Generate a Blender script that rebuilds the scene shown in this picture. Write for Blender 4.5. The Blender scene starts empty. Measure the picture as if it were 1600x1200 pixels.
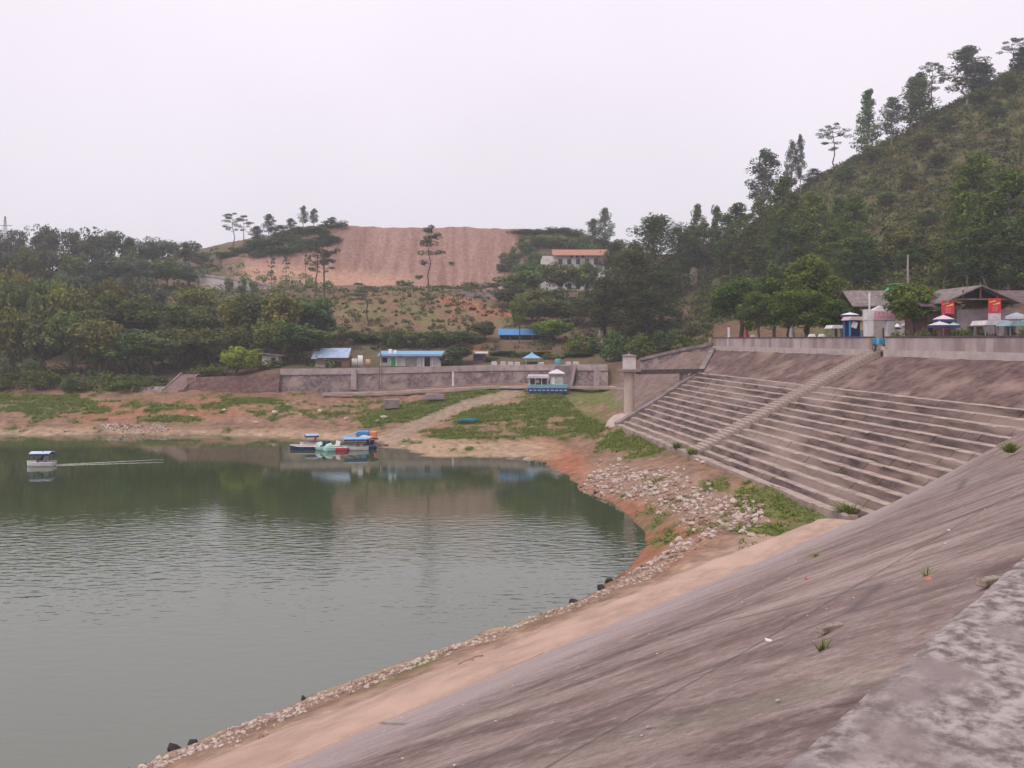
import bpy, bmesh, math, random
import numpy as np
from mathutils import Vector, Matrix
R = math.radians
random.seed(7)
RNG = np.random.default_rng(11)
SC = bpy.context.scene
COL = SC.collection

# ------------------------------------------------------------------ camera, sky, sun, exposure
EYE, FPX, CX, HOR = 12.0, 1350.0, 800.0, 530.0      # eye height over the water, focal length and horizon row
cam_d = bpy.data.cameras.new('camera'); cam = bpy.data.objects.new('camera', cam_d); COL.objects.link(cam)
cam.location = (0, 0, EYE); cam.rotation_euler = (R(90), 0, 0)
cam_d.sensor_width = 36; cam_d.lens = 36 * FPX / 1600; cam_d.shift_y = -(600 - HOR) / 1600
cam_d.clip_start = 0.1; cam_d.clip_end = 6000
SC.camera = cam

SUN_EL, SUN_AZ = R(58), R(215)
w = bpy.data.worlds.new('World'); SC.world = w; w.use_nodes = True
nt = w.node_tree; nt.nodes.clear()
o_ = nt.nodes.new('ShaderNodeOutputWorld'); bg = nt.nodes.new('ShaderNodeBackground')
sky = nt.nodes.new('ShaderNodeTexSky'); sky.sky_type = 'NISHITA'; sky.sun_disc = False
sky.sun_elevation = SUN_EL; sky.sun_rotation = SUN_AZ; sky.dust_density = 6; sky.air_density = 1.0
sk = nt.nodes.new('ShaderNodeMixRGB'); sk.blend_type = 'MULTIPLY'; sk.inputs[0].default_value = 1
sk.inputs[2].default_value = (0.09, 0.09, 0.09, 1)
mx = nt.nodes.new('ShaderNodeMixRGB'); mx.inputs[0].default_value = 0.92
# cloud layer: faintly lilac, a little greyer towards the horizon, with very soft cloud tone
wtc = nt.nodes.new('ShaderNodeTexCoord'); wsx = nt.nodes.new('ShaderNodeSeparateXYZ'); nt.links.new(wtc.outputs['Generated'], wsx.inputs[0])
wrp = nt.nodes.new('ShaderNodeValToRGB'); wrp.color_ramp.elements[0].color = (.83, .80, .865, 1); wrp.color_ramp.elements[1].color = (.995, .90, .99, 1); wrp.color_ramp.elements[0].position = .02; wrp.color_ramp.elements[1].position = .42
wno = nt.nodes.new('ShaderNodeTexNoise'); wno.inputs['Scale'].default_value = 2.2; wno.inputs['Detail'].default_value = 4; nt.links.new(wtc.outputs['Generated'], wno.inputs[0])
wmr = nt.nodes.new('ShaderNodeMapRange'); wmr.inputs['From Min'].default_value = .3; wmr.inputs['From Max'].default_value = .7; wmr.inputs['To Min'].default_value = .94; wmr.inputs['To Max'].default_value = 1.03; nt.links.new(wno.outputs[0], wmr.inputs[0])
wmu = nt.nodes.new('ShaderNodeMixRGB'); wmu.blend_type = 'MULTIPLY'; wmu.inputs[0].default_value = 1; nt.links.new(wsx.outputs[2], wrp.inputs[0]); nt.links.new(wrp.outputs[0], wmu.inputs[1]); nt.links.new(wmr.outputs[0], wmu.inputs[2])
nt.links.new(wmu.outputs[0], mx.inputs[2])
nt.links.new(sky.outputs[0], sk.inputs[1]); nt.links.new(sk.outputs[0], mx.inputs[1])
nt.links.new(mx.outputs[0], bg.inputs[0]); bg.inputs[1].default_value = 1.0
nt.links.new(bg.outputs[0], o_.inputs[0])

sd = bpy.data.lights.new('sun', 'SUN'); sun = bpy.data.objects.new('sun', sd); COL.objects.link(sun)
sd.energy = 1.6; sd.angle = R(25); sd.color = (1.0, 0.95, 0.88)
sdir = Vector((math.cos(SUN_EL) * math.sin(SUN_AZ), math.cos(SUN_EL) * math.cos(SUN_AZ), math.sin(SUN_EL)))
sun.rotation_euler = sdir.to_track_quat('Z', 'Y').to_euler(); sun.location = (0, -20, 80)

SC.view_settings.view_transform = 'Standard'; SC.view_settings.look = 'None'
SC.view_settings.exposure = 0.2; SC.view_settings.gamma = 1.0
SC.cycles.max_bounces = 6; SC.cycles.diffuse_bounces = 2; SC.cycles.glossy_bounces = 2
SC.cycles.transmission_bounces = 2; SC.cycles.transparent_max_bounces = 6; SC.cycles.volume_bounces = 0
SC.cycles.use_denoising = True

# ------------------------------------------------------------------ helpers
def P(px, py, Y):
    return Vector(((px - CX) / FPX * Y, Y, EYE - (py - HOR) / FPX * Y))
def tag(o, label, cat, group=None, kind=None):
    if label: o['label'] = label
    if cat: o['category'] = cat
    if group: o['group'] = group
    if kind: o['kind'] = kind
    return o
def thing(name, label, cat, loc=(0, 0, 0), rz=0, group=None, scale=None):
    o = bpy.data.objects.new(name, None); COL.objects.link(o)
    o.location = loc; o.rotation_euler = (0, 0, rz); o.empty_display_size = .3
    if scale: o.scale = scale
    return tag(o, label, cat, group)
def link_mesh(name, me, parent=None, loc=None):
    o = bpy.data.objects.new(name, me); COL.objects.link(o)
    if parent: o.parent = parent
    if loc is not None: o.location = loc
    return o
class MB:
    """collects shapes and links them as one mesh"""
    def __init__(s): s.v = []; s.f = []; s.m = []; s.smooth = []
    def add(s, vs, fs, mi=0, sm=False):
        k = len(s.v); s.v += [tuple(x) for x in vs]
        for f in fs: s.f.append([k + i for i in f]); s.m.append(mi); s.smooth.append(sm)
    def box(s, c, d, rz=0, rx=0, ry=0, mi=0, taper=1.0, jit=0):
        M_ = Matrix.Translation(c) @ Matrix.Rotation(rz, 4, 'Z') @ Matrix.Rotation(ry, 4, 'Y') @ Matrix.Rotation(rx, 4, 'X')
        vs = []
        for z in (-1, 1):
            t = taper if z > 0 else 1
            for x, y in ((-1, -1), (1, -1), (1, 1), (-1, 1)):
                q = Vector((x * d[0] / 2 * t, y * d[1] / 2 * t, z * d[2] / 2))
                if jit: q += Vector((random.uniform(-jit, jit), random.uniform(-jit, jit), random.uniform(-jit, jit)))
                vs.append(M_ @ q)
        s.add(vs, [(0, 3, 2, 1), (4, 5, 6, 7), (0, 1, 5, 4), (1, 2, 6, 5), (2, 3, 7, 6), (3, 0, 4, 7)], mi)
    def tube(s, pts, rad, n=8, mi=0, cap=True, sm=True):
        pts = [Vector(p) for p in pts]; rings = []
        for i, p in enumerate(pts):
            a = pts[max(i - 1, 0)]; b = pts[min(i + 1, len(pts) - 1)]; t = (b - a).normalized()
            u = t.orthogonal().normalized() if abs(t.z) > .9 else t.cross(Vector((0, 0, 1))).normalized()
            if abs(t.z) > .9: u = Vector((1, 0, 0)) - t * t.x; u.normalize()
            v = t.cross(u); r = rad[i] if hasattr(rad, '__len__') else rad
            rings.append([p + (u * math.cos(6.2832 * k / n) + v * math.sin(6.2832 * k / n)) * r for k in range(n)])
        vs = [q for g in rings for q in g]; fs = []
        for i in range(len(pts) - 1):
            for k in range(n): fs.append((i * n + k, i * n + (k + 1) % n, (i + 1) * n + (k + 1) % n, (i + 1) * n + k))
        s.add(vs, fs, mi, sm)
        if cap:
            s.add(rings[0], [tuple(range(n - 1, -1, -1))], mi); s.add(rings[-1], [tuple(range(n))], mi)
    def prism(s, poly, y0, y1, mi=0):
        """poly in x,z swept from y0 to y1"""
        n = len(poly); vs = [(x, y0, z) for x, z in poly] + [(x, y1, z) for x, z in poly]
        fs = [tuple(range(n)), tuple(range(2 * n - 1, n - 1, -1))] + [(i, n + i, n + (i + 1) % n, (i + 1) % n) for i in range(n)]
        s.add(vs, fs, mi)
    def build(s, name, mats, parent=None, loc=None, rz=None, bevel=0):
        me = bpy.data.meshes.new(name); me.from_pydata(s.v, [], s.f); me.update()
        for m in (mats if isinstance(mats, (list, tuple)) else [mats]): me.materials.append(m)
        me.polygons.foreach_set('material_index', s.m); me.polygons.foreach_set('use_smooth', s.smooth)
        bm = bmesh.new(); bm.from_mesh(me); bmesh.ops.recalc_face_normals(bm, faces=bm.faces)
        if bevel:
            bmesh.ops.bevel(bm, geom=[e for e in bm.edges if e.calc_face_angle(0) > .5], offset=bevel, segments=1, affect='EDGES')
        bm.to_mesh(me); bm.free()
        o = link_mesh(name, me, parent, loc)
        if rz is not None: o.rotation_euler = (0, 0, rz)
        return o
def np_mesh(name, V, F, mats, attrs=None, smooth=False, uv=None):
    V = np.asarray(V, np.float32); F = np.asarray(F, np.int32); me = bpy.data.meshes.new(name)
    n = F.shape[1]
    me.vertices.add(len(V)); me.vertices.foreach_set('co', V.ravel())
    me.loops.add(F.size); me.loops.foreach_set('vertex_index', F.ravel())
    me.polygons.add(len(F)); me.polygons.foreach_set('loop_start', np.arange(0, F.size, n, dtype=np.int32))
    me.polygons.foreach_set('loop_total', np.full(len(F), n, np.int32))
    me.polygons.foreach_set('use_smooth', np.full(len(F), smooth))
    for m in (mats if isinstance(mats, (list, tuple)) else [mats]): me.materials.append(m)
    for k, a in (attrs or {}).items():
        if a.ndim == 1:
            at = me.attributes.new(k, 'FLOAT', 'POINT'); at.data.foreach_set('value', a.astype(np.float32))
        else:
            at = me.attributes.new(k, 'FLOAT_COLOR', 'POINT'); at.data.foreach_set('color', np.c_[a, np.ones(len(a))].astype(np.float32).ravel())
    if uv is not None:
        l = me.uv_layers.new(name='UVMap'); l.data.foreach_set('uv', np.asarray(uv, np.float32)[F.ravel()].ravel())
    me.update(calc_edges=True); me.validate()
    return me
def grid_faces(r, c):
    i = np.arange(r - 1)[:, None] * c + np.arange(c - 1)[None, :]
    return np.stack([i, i + 1, i + c + 1, i + c], -1).reshape(-1, 4)
def vnoise(x, y, seed=0):
    xi = np.floor(x).astype(np.int64); yi = np.floor(y).astype(np.int64); fx = x - xi; fy = y - yi
    fx = fx * fx * (3 - 2 * fx); fy = fy * fy * (3 - 2 * fy)
    def h(a, b):
        n = (a * 374761393 + b * 668265263 + seed * 974634777) & 0x7fffffff
        n = ((n ^ (n >> 13)) * 1274126177) & 0x7fffffff
        return ((n ^ (n >> 16)) & 0xffff) / 65535.0
    return (h(xi, yi) * (1 - fx) + h(xi + 1, yi) * fx) * (1 - fy) + (h(xi, yi + 1) * (1 - fx) + h(xi + 1, yi + 1) * fx) * fy
def fbm(x, y, o=4, seed=0):
    t = 0; a = .5
    for k in range(o): t = t + a * vnoise(x * 2 ** k, y * 2 ** k, seed + k); a *= .5
    return t / (1 - .5 ** o) - .5

# ------------------------------------------------------------------ materials
def newmat(name):
    m = bpy.data.materials.new(name); m.use_nodes = True; n = m.node_tree.nodes
    return m, n, m.node_tree.links, n['Principled BSDF']
def M(name, c1, c2=None, scale=2.0, rough=.85, bump=.25, stretch=(1, 1, 1), lo=.35, hi=.65, spec=.25, coord='Object', metal=0, grain=None, dist=0.0, c3=None, s3=.3):
    m, n, L, b = newmat(name)
    b.inputs['Roughness'].default_value = rough; b.inputs['Specular IOR Level'].default_value = spec; b.inputs['Metallic'].default_value = metal
    c2 = c2 or tuple(x * .75 for x in c1)
    tc = n.new('ShaderNodeTexCoord'); mp = n.new('ShaderNodeMapping'); L.new(tc.outputs[coord], mp.inputs[0]); mp.inputs['Scale'].default_value = stretch
    tx = n.new('ShaderNodeTexNoise'); tx.inputs['Scale'].default_value = scale; tx.inputs['Detail'].default_value = 9; tx.inputs['Roughness'].default_value = .62
    tx.inputs['Distortion'].default_value = dist
    L.new(mp.outputs[0], tx.inputs[0])
    rp = n.new('ShaderNodeValToRGB'); rp.color_ramp.elements[0].position = lo; rp.color_ramp.elements[1].position = hi
    rp.color_ramp.elements[0].color = (*c2, 1); rp.color_ramp.elements[1].color = (*c1, 1)
    L.new(tx.outputs[0], rp.inputs[0]); col = rp.outputs[0]
    if c3:
        t3 = n.new('ShaderNodeTexNoise'); t3.inputs['Scale'].default_value = s3; t3.inputs['Detail'].default_value = 6; L.new(mp.outputs[0], t3.inputs[0])
        r3 = n.new('ShaderNodeValToRGB'); r3.color_ramp.elements[0].position = .48; r3.color_ramp.elements[1].position = .66
        r3.color_ramp.elements[0].color = (0, 0, 0, 1); r3.color_ramp.elements[1].color = (1, 1, 1, 1); L.new(t3.outputs[0], r3.inputs[0])
        mm = n.new('ShaderNodeMixRGB'); L.new(r3.outputs[0], mm.inputs[0]); L.new(col, mm.inputs[1]); mm.inputs[2].default_value = (*c3, 1); col = mm.outputs[0]
    L.new(col, b.inputs['Base Color'])
    if bump:
        bp = n.new('ShaderNodeBump'); bp.inputs['Strength'].default_value = bump; bp.inputs['Distance'].default_value = .08
        L.new(tx.outputs[0], bp.inputs['Height']); L.new(bp.outputs[0], b.inputs['Normal'])
    return m
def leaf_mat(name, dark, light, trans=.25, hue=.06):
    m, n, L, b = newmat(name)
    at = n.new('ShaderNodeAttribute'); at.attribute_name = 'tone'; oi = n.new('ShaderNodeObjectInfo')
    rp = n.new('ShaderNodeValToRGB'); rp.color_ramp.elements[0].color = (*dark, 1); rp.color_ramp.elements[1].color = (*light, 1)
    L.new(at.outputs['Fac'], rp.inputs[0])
    hs = n.new('ShaderNodeHueSaturation'); hs.inputs['Saturation'].default_value = 1.12; L.new(rp.outputs[0], hs.inputs['Color'])
    mr = n.new('ShaderNodeMapRange'); mr.inputs['To Min'].default_value = .5 - hue; mr.inputs['To Max'].default_value = .5 + hue * .5; L.new(oi.outputs['Random'], mr.inputs[0]); L.new(mr.outputs[0], hs.inputs['Hue'])
    mv = n.new('ShaderNodeMath'); mv.operation = 'MULTIPLY'; mv.inputs[1].default_value = 7.31; L.new(oi.outputs['Random'], mv.inputs[0])
    fr = n.new('ShaderNodeMath'); fr.operation = 'FRACT'; L.new(mv.outputs[0], fr.inputs[0])
    mr2 = n.new('ShaderNodeMapRange'); mr2.inputs['To Min'].default_value = .72; mr2.inputs['To Max'].default_value = 1.3; L.new(fr.outputs[0], mr2.inputs[0]); L.new(mr2.outputs[0], hs.inputs['Value'])
    b.inputs['Roughness'].default_value = .6; b.inputs['Specular IOR Level'].default_value = .2
    L.new(hs.outputs[0], b.inputs['Base Color'])
    tr = n.new('ShaderNodeBsdfTranslucent'); L.new(hs.outputs[0], tr.inputs[0])
    ms = n.new('ShaderNodeMixShader'); ms.inputs[0].default_value = trans
    L.new(b.outputs[0], ms.inputs[1]); L.new(tr.outputs[0], ms.inputs[2]); L.new(ms.outputs[0], n['Material Output'].inputs[0])
    return m
def terrain_mat(name):
    m, n, L, b = newmat(name)
    at = n.new('ShaderNodeAttribute'); at.attribute_name = 'Col'; tc = n.new('ShaderNodeTexCoord')
    t1 = n.new('ShaderNodeTexNoise'); t1.inputs['Scale'].default_value = 1.1; t1.inputs['Detail'].default_value = 11; t1.inputs['Roughness'].default_value = .7; L.new(tc.outputs['Object'], t1.inputs[0])
    mr = n.new('ShaderNodeMapRange'); mr.inputs['From Min'].default_value = .3; mr.inputs['From Max'].default_value = .7; mr.inputs['To Min'].default_value = .55; mr.inputs['To Max'].default_value = 1.4; L.new(t1.outputs[0], mr.inputs[0])
    mu = n.new('ShaderNodeMixRGB'); mu.blend_type = 'MULTIPLY'; mu.inputs[0].default_value = 1; L.new(at.outputs['Color'], mu.inputs[1]); L.new(mr.outputs[0], mu.inputs[2])
    ths = n.new('ShaderNodeHueSaturation'); ths.inputs['Saturation'].default_value = 1.06; L.new(mu.outputs[0], ths.inputs['Color']); L.new(ths.outputs[0], b.inputs['Base Color']); b.inputs['Roughness'].default_value = .95; b.inputs['Specular IOR Level'].default_value = .1
    bp = n.new('ShaderNodeBump'); bp.inputs['Strength'].default_value = .6; bp.inputs['Distance'].default_value = .35; L.new(t1.outputs[0], bp.inputs['Height']); L.new(bp.outputs[0], b.inputs['Normal'])
    return m
def paint(name, c, rough=.5, dirt=.7): return M(name, c, tuple(x * dirt for x in c), 1.7, rough, .05, lo=.3, hi=.6, spec=.4)
WHITE = paint('white paint', (.72, .69, .70)); CREAM = paint('cream plaster', (.55, .50, .46), .9); GREYWALL = paint('grey plaster', (.34, .29, .29), .9)
BLUE = paint('blue sheet', (.05, .25, .55), .45); SKYBLUE = paint('sky blue sheet', (.20, .42, .66), .45); PALEBLUE = paint('pale blue sheet', (.36, .46, .62), .5)
NAVY = paint('navy paint', (.02, .035, .14), .5); MINT = paint('mint fibreglass', (.42, .68, .62), .35); RED = paint('red paint', (.55, .03, .06), .6)
PINK = paint('faded pink board', (.62, .36, .42), .7); ORANGE = paint('orange paint', (.75, .20, .10), .6); GREEN = paint('green sheet', (.03, .36, .14), .5)
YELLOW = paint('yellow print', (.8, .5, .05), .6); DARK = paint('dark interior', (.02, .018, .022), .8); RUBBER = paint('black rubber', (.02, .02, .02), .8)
STEEL = paint('grey steel', (.25, .26, .28), .4); TEAL = paint('teal hull paint', (.10, .30, .38), .5); WOOD = M('weathered wood', (.22, .16, .12), (.12, .08, .06), 3, stretch=(1, 1, .2))
TILE = M('grey roof tile', (.25, .21, .20), (.12, .095, .09), 2.2, .9, .4); DKTILE = M('dark roof tile', (.17, .12, .12), (.08, .055, .06), 2.2, .9, .4)
ORTILE = M('orange roof tile', (.42, .225, .15), (.30, .15, .10), 2.0, .9, .4); BRICK = M('rough brick', (.22, .12, .10), (.12, .07, .065), 3.0, .95, .4)
CONC = M('pale concrete', (.42, .345, .34), (.27, .21, .205), .8, .9, .3, lo=.35, hi=.62); CONCD = M('stained concrete', (.30, .24, .24), (.15, .115, .12), .7, .9, .3)
BARK = M('bark', (.14, .105, .085), (.07, .05, .04), 3, .95, .5, stretch=(1, 1, .25)); PALEBARK = M('pale eucalypt bark', (.36, .31, .29), (.19, .155, .14), 2, .9, .3, stretch=(1, 1, .25))
GLASS = M('window glass', (.03, .035, .04), (.02, .02, .025), 2, .15, 0, spec=.5)
SKIN = paint('skin', (.42, .26, .19), .6)

# ------------------------------------------------------------------ ground heights
class RBF:
    def __init__(s, pts, c=5.0):
        A = np.array(pts, float); s.p = A[:, :2]; s.c = c; n = len(A)
        K = np.sqrt(((s.p[:, None] - s.p[None]) ** 2).sum(-1) + c * c); Q = np.c_[np.ones(n), s.p / 100]
        B = np.zeros((n + 3, n + 3)); B[:n, :n] = K - np.eye(n) * .15; B[:n, n:] = Q; B[n:, :n] = Q.T
        s.w = np.linalg.solve(B, np.r_[A[:, 2], 0, 0, 0])
    def __call__(s, X, Y):
        X = np.atleast_1d(np.asarray(X, float)); Y = np.atleast_1d(np.asarray(Y, float)); sh = X.shape; X = X.ravel(); Y = Y.ravel(); out = np.empty(len(X))
        for k in range(0, len(X), 20000):
            q = np.c_[X[k:k + 20000], Y[k:k + 20000]]
            K = np.sqrt(((q[:, None] - s.p[None]) ** 2).sum(-1) + s.c ** 2); out[k:k + 20000] = np.c_[K, np.ones(len(q)), q / 100] @ s.w
        return out.reshape(sh)
def PP(px, py, Y): v = P(px, py, Y); return (v.x, v.y, v.z)
def SH(px, py): return PP(px, py, EYE * FPX / (py - HOR))            # a point of the waterline
# main dam frame: d2 along the crest, n2 towards the lake
A2 = math.atan2(1190, FPX); D2 = Vector((math.sin(A2), math.cos(A2), 0)); N2 = Vector((-math.cos(A2), math.sin(A2), 0))
def DB(s, q, z): v = D2 * s + N2 * q; return Vector((v.x, v.y, z))
# stepped embankment frame: offset p and depth Y, running along (-0.124, 1)
def EA(p, Y, z): return Vector((p - .124 * Y, Y, z))
P0, P1, PW = 23.1, 33.8, 38.9; Z0, Z1, ZW = 2.83, 8.18, 10.7
def emb_z(p): return np.interp(p, [P0, P1, PW], [Z0, Z1, ZW])
def left_Y(p): return float(np.interp(p, [P0, P1, PW], [92.0, 98.5, 108.7]))
E0 = Vector((17.7, 43.4, 2.83)); E2 = Vector((32.6, 45.6, 10.4))
def right_Y(p): return float(np.interp(p, [23.1, 38.25], [43.4, 45.6]))

shore = [SH(*q) for q in [(-300, 679), (-100, 680), (0, 680), (150, 680), (300, 680), (430, 683), (520, 688), (590, 696), (680, 712), (760, 716), (830, 715), (870, 735), (920, 770), (975, 795), (1008, 830), (1010, 852), (985, 888), (950, 910), (641, 1028), (462, 1095), (211, 1195)]]
low_pts = shore + [(-60, 60, -5), (-20, 60, -5), (0, 45, -3), (-30, 92, -3), (-80, 90, -4), (-20, 25, -4), (-60, 20, -6), (-8, 80, -2), (5, 60, -2.0), (-120, 60, -6), (-120, 10, -6), (-50, -10, -6)]
low_pts += [PP(*q) for q in [(-300, 612, 134), (0, 612, 130), (0, 645, 119), (120, 640, 120), (200, 628, 124), (250, 612, 129), (430, 640, 119), (438, 614, 129), (600, 642, 120), (600, 618, 129), (650, 642, 117), (690, 655, 112), (733, 662, 108), (765, 606, 132), (850, 612, 126), (860, 645, 112), (850, 692, 95), (960, 606, 124), (940, 640, 110), (900, 695, 90), (983, 657, 95), (940, 700, 84), (1000, 735, 68), (1000, 604, 112), (1035, 578, 113), (1064, 552, 117), (1000, 770, 61), (1080, 800, 52), (1060, 850, 44.5)]]
for Y in (92, 80, 69, 60, 50, 45): low_pts.append(tuple(EA(P0 - .2, Y, 2.7)))
low_pts += [tuple(EA(P1, 99.5, 7.8)), tuple(EA(PW, 109.5, 10.4))]
for s_ in (-40, -20, 0, 10, 20, 30, 38): low_pts.append(tuple(DB(s_, 17.55, 2.6)))
for s_ in (-40, -20, -5): low_pts.append(tuple(DB(s_, 24.4, 0.0)))
LOW = RBF(low_pts)
high_pts = [PP(*q) for q in [(-900, 600, 136), (-400, 600, 135), (-100, 598, 134), (0, 597, 133), (150, 596, 133), (250, 592, 132), (350, 590, 132), (438, 577, 131), (520, 575, 136), (600, 575, 135), (680, 574, 138), (765, 571, 138), (840, 566, 140), (950, 569, 129), (1000, 562, 130), (1060, 545, 120),
    (0, 560, 150), (-400, 560, 150), (200, 555, 150), (400, 545, 150), (520, 540, 152), (640, 538, 154), (760, 540, 154), (815, 531, 160), (900, 530, 158), (980, 530, 150), (1050, 520, 145),
    (0, 490, 185), (-400, 480, 190), (200, 490, 185), (330, 470, 190), (520, 480, 182), (600, 458, 186), (668, 474, 180), (740, 480, 185), (860, 470, 195), (1000, 470, 190),
    (-400, 430, 225), (0, 440, 220), (150, 432, 225), (300, 430, 220), (380, 446, 212), (470, 448, 210), (560, 446, 215), (640, 448, 222), (740, 452, 222), (800, 446, 225), (880, 452, 216), (960, 452, 216), (1050, 455, 215),
    (320, 410, 245), (370, 392, 250), (420, 376, 255), (470, 358, 262), (520, 352, 268), (580, 354, 270), (640, 356, 272), (720, 354, 272), (800, 356, 272), (880, 360, 268), (920, 372, 262), (960, 400, 258),
    (440, 430, 232), (520, 438, 238), (600, 440, 240), (700, 444, 242), (780, 442, 242), (850, 425, 245), (900, 420, 245),
    (400, 372, 300), (640, 415, 300), (520, 400, 300), (780, 412, 300), (900, 400, 300), (1050, 430, 300), (0, 455, 300), (200, 450, 300), (-400, 455, 300), (0, 480, 420), (640, 420, 420), (-400, 480, 420),
    (1600, 474, 100), (1500, 470, 104), (1400, 464, 112), (1280, 462, 128), (1180, 462, 148), (1110, 466, 165), (1900, 470, 85),
    (1600, 300, 145), (1500, 320, 148), (1400, 345, 152), (1300, 370, 162), (1200, 395, 178), (1130, 425, 190), (1900, 240, 135),
    (1600, 112, 190), (1500, 165, 194), (1400, 222, 200), (1300, 272, 206), (1200, 330, 212), (1130, 400, 222), (1060, 435, 230), (1900, -60, 180),
    (1600, 200, 270), (1400, 280, 280), (1200, 380, 290), (1100, 430, 320), (1900, 120, 270), (1600, 350, 420), (1900, 350, 420), (1100, 460, 420)]]
for Y in (60, 75, 90, 104): high_pts += [tuple(EA(PW + .6, Y, 11.0)), tuple(EA(PW + 8, Y, 11.1)), tuple(EA(PW + 16, Y, 11.3))]
high_pts += [tuple(EA(PW + 6, 116, 11.6)), tuple(EA(PW + .6, 45, 11.0)), tuple(EA(PW + 10, 45, 11.1)), tuple(EA(PW + 30, 50, 12.5))]
HIGH = RBF(high_pts, 4.0)
WPX = [-1200, 0, 250, 438, 600, 765, 950, 1010, 1064, 1112]; WY = [134, 132, 131, 130, 134, 137, 128, 125, 118.5, 109.8]
def wall_Y(u):
    u = np.asarray(u, float); px = CX + u * FPX
    return np.where(px < 1112, np.interp(px, WPX, WY), (PW + .3) * FPX / np.maximum(px - 632, 1))
def low_z(X, Y):
    z = LOW(X, Y) + .45 * fbm(X * .25, Y * .25, 4, 3) + .30 * fbm(X * .9, Y * .9, 4, 5) + .14 * np.clip(fbm(X * .12, Y * 1.1, 3, 7) * 6, -1, 1) * (Y > 85)
    p = X + .124 * Y; q = X * N2.x + Y * N2.y; s_ = X * D2.x + Y * D2.y
    cap = np.where((p > P0 - .05) & (Y < 100 + (p - 30)), emb_z(p) - .9, 99)
    qe = np.where(s_ > 20, 99, 99)
    cap2 = np.where((q < 17.2) & (p < P0 + 1) & (s_ < 47), 2.45, 99)
    cap3 = np.where((q < 15.9) & (q > -30), 2.0, 99)
    return np.minimum(np.minimum(z, cap), np.minimum(cap2, cap3))
def cliff_w(px, py):
    a = np.clip((px - 395) / 90, 0, 1) * np.clip((845 - px) / 60, 0, 1)
    t = np.interp(px, [395, 470, 515, 830], [430, 385, 350, 350]); b = np.interp(px, [395, 520, 620, 830], [452, 456, 446, 448])
    return a * np.clip((py - t) / 6, 0, 1) * np.clip((b - py) / 6, 0, 1)
def high_z(X, Y):
    z = HIGH(X, Y); hill = np.clip((z - 13) / 10, 0, 1)
    z = z + hill * (1.6 * fbm(X * .06, Y * .06, 4, 9) + .8 * fbm(X * .3, Y * .3, 3, 12))
    px = CX + X / np.maximum(Y, 1) * FPX; cw = np.clip((px - 400) / 80, 0, 1) * np.clip((860 - px) / 60, 0, 1) * np.clip((Y - 238) / 6, 0, 1) * np.clip((268 - Y) / 8, 0, 1)
    return z - cw * (3.2 * np.abs(fbm(X * .16 + Y * .04, Y * .02, 4, 31)) + 2.5 * np.abs(fbm(X * .7 + Y * .06, Y * .05, 3, 33))) + 1.2 * np.clip((px - 400) / 80, 0, 1) * np.clip((860 - px) / 60, 0, 1) * np.clip((Y - 262) / 6, 0, 1) * fbm(X * .12, Y * .02, 4, 37)
def ground(X, Y):
    u = X / Y
    return float(low_z(np.array([X]), np.array([Y]))[0]) if Y < wall_Y(u) else float(high_z(np.array([X]), np.array([Y]))[0])

# ground cover zones, soft blobs along polylines (authored in view coordinates, stored per ground vertex)
def blob(px, py, pts, rx, ry):
    d = np.full(np.shape(px), 9.0)
    for (x0, y0), (x1, y1) in zip(pts, pts[1:] or pts):
        ax, ay, bx, by = (px - x0) / rx, (py - y0) / ry, (x1 - x0) / rx, (y1 - y0) / ry
        t = np.clip((ax * bx + ay * by) / max(bx * bx + by * by, 1e-6), 0, 1); d = np.minimum(d, np.hypot(ax - t * bx, ay - t * by))
    return np.clip(1.5 - d, 0, 1)
def zones(X, Y):
    px = CX + X / Y * FPX; z = low_z(X, Y); py = HOR + (EYE - z) / Y * FPX
    nz = fbm(X * .35, Y * .35, 4, 21); n2 = fbm(X * 1.1, Y * 1.1, 3, 23)
    g = np.zeros(np.shape(X))
    for pts, rx, ry, k in [([(-200, 630), (110, 630)], 60, 17, 1), ([(60, 645), (130, 640)], 50, 9, .9), ([(210, 640), (300, 634), (430, 630)], 45, 9, .75), ([(230, 655), (300, 655)], 40, 6, .7), ([(430, 645), (580, 640)], 40, 10, .62),
                           ([(600, 655), (700, 632), (765, 618)], 45, 11, 1.1), ([(770, 650), (850, 635), (925, 620)], 60, 20, 1.15), ([(720, 675), (860, 676)], 55, 10, .9), ([(900, 660), (960, 685), (1010, 700)], 38, 14, .95),
                           ([(1110, 750), (1150, 770)], 25, 9, .8), ([(1180, 775), (1230, 795), (1270, 800)], 36, 24, 1.25), ([(1190, 830), (1230, 820)], 30, 14, 1.0)]:
        g = np.maximum(g, k * blob(px, py, pts, rx, ry))
    g = np.clip((g + nz * 2.1 + n2 * 1.3 - .34) * 1.9, 0, 1)
    path = blob(px, py, [(800, 614), (730, 632), (650, 665), (600, 690)], 15, 5); path = np.clip(path * 1.5 + n2 * .5, 0, 1)
    sand = np.clip((.75 - z) * 2, 0, 1) * (px < 830); sand = np.maximum(sand, blob(px, py, [(600, 692), (700, 702), (820, 704)], 50, 14))
    red = np.maximum(blob(px, py, [(850, 705), (930, 750), (990, 790)], 28, 18), blob(px, py, [(1040, 850), (1000, 880), (1075, 835)], 45, 22))
    red = np.maximum(red, .7 * blob(px, py, [(170, 645), (330, 640)], 60, 14)); red = np.clip(red + nz * .8, 0, 1)
    rock = blob(px, py, [(960, 750), (1040, 760), (1110, 800), (1150, 800)], 50, 30)
    rock = np.maximum(rock, np.clip(1.2 - np.abs((X * N2.x + Y * N2.y) - 22.0) / 2.2, 0, 1) * ((X * D2.x + Y * D2.y) < 40)); rock = np.clip(rock + nz * .6, 0, 1)
    return g * (1 - path), path, sand, red, rock, px, py, z, nz, n2

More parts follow.
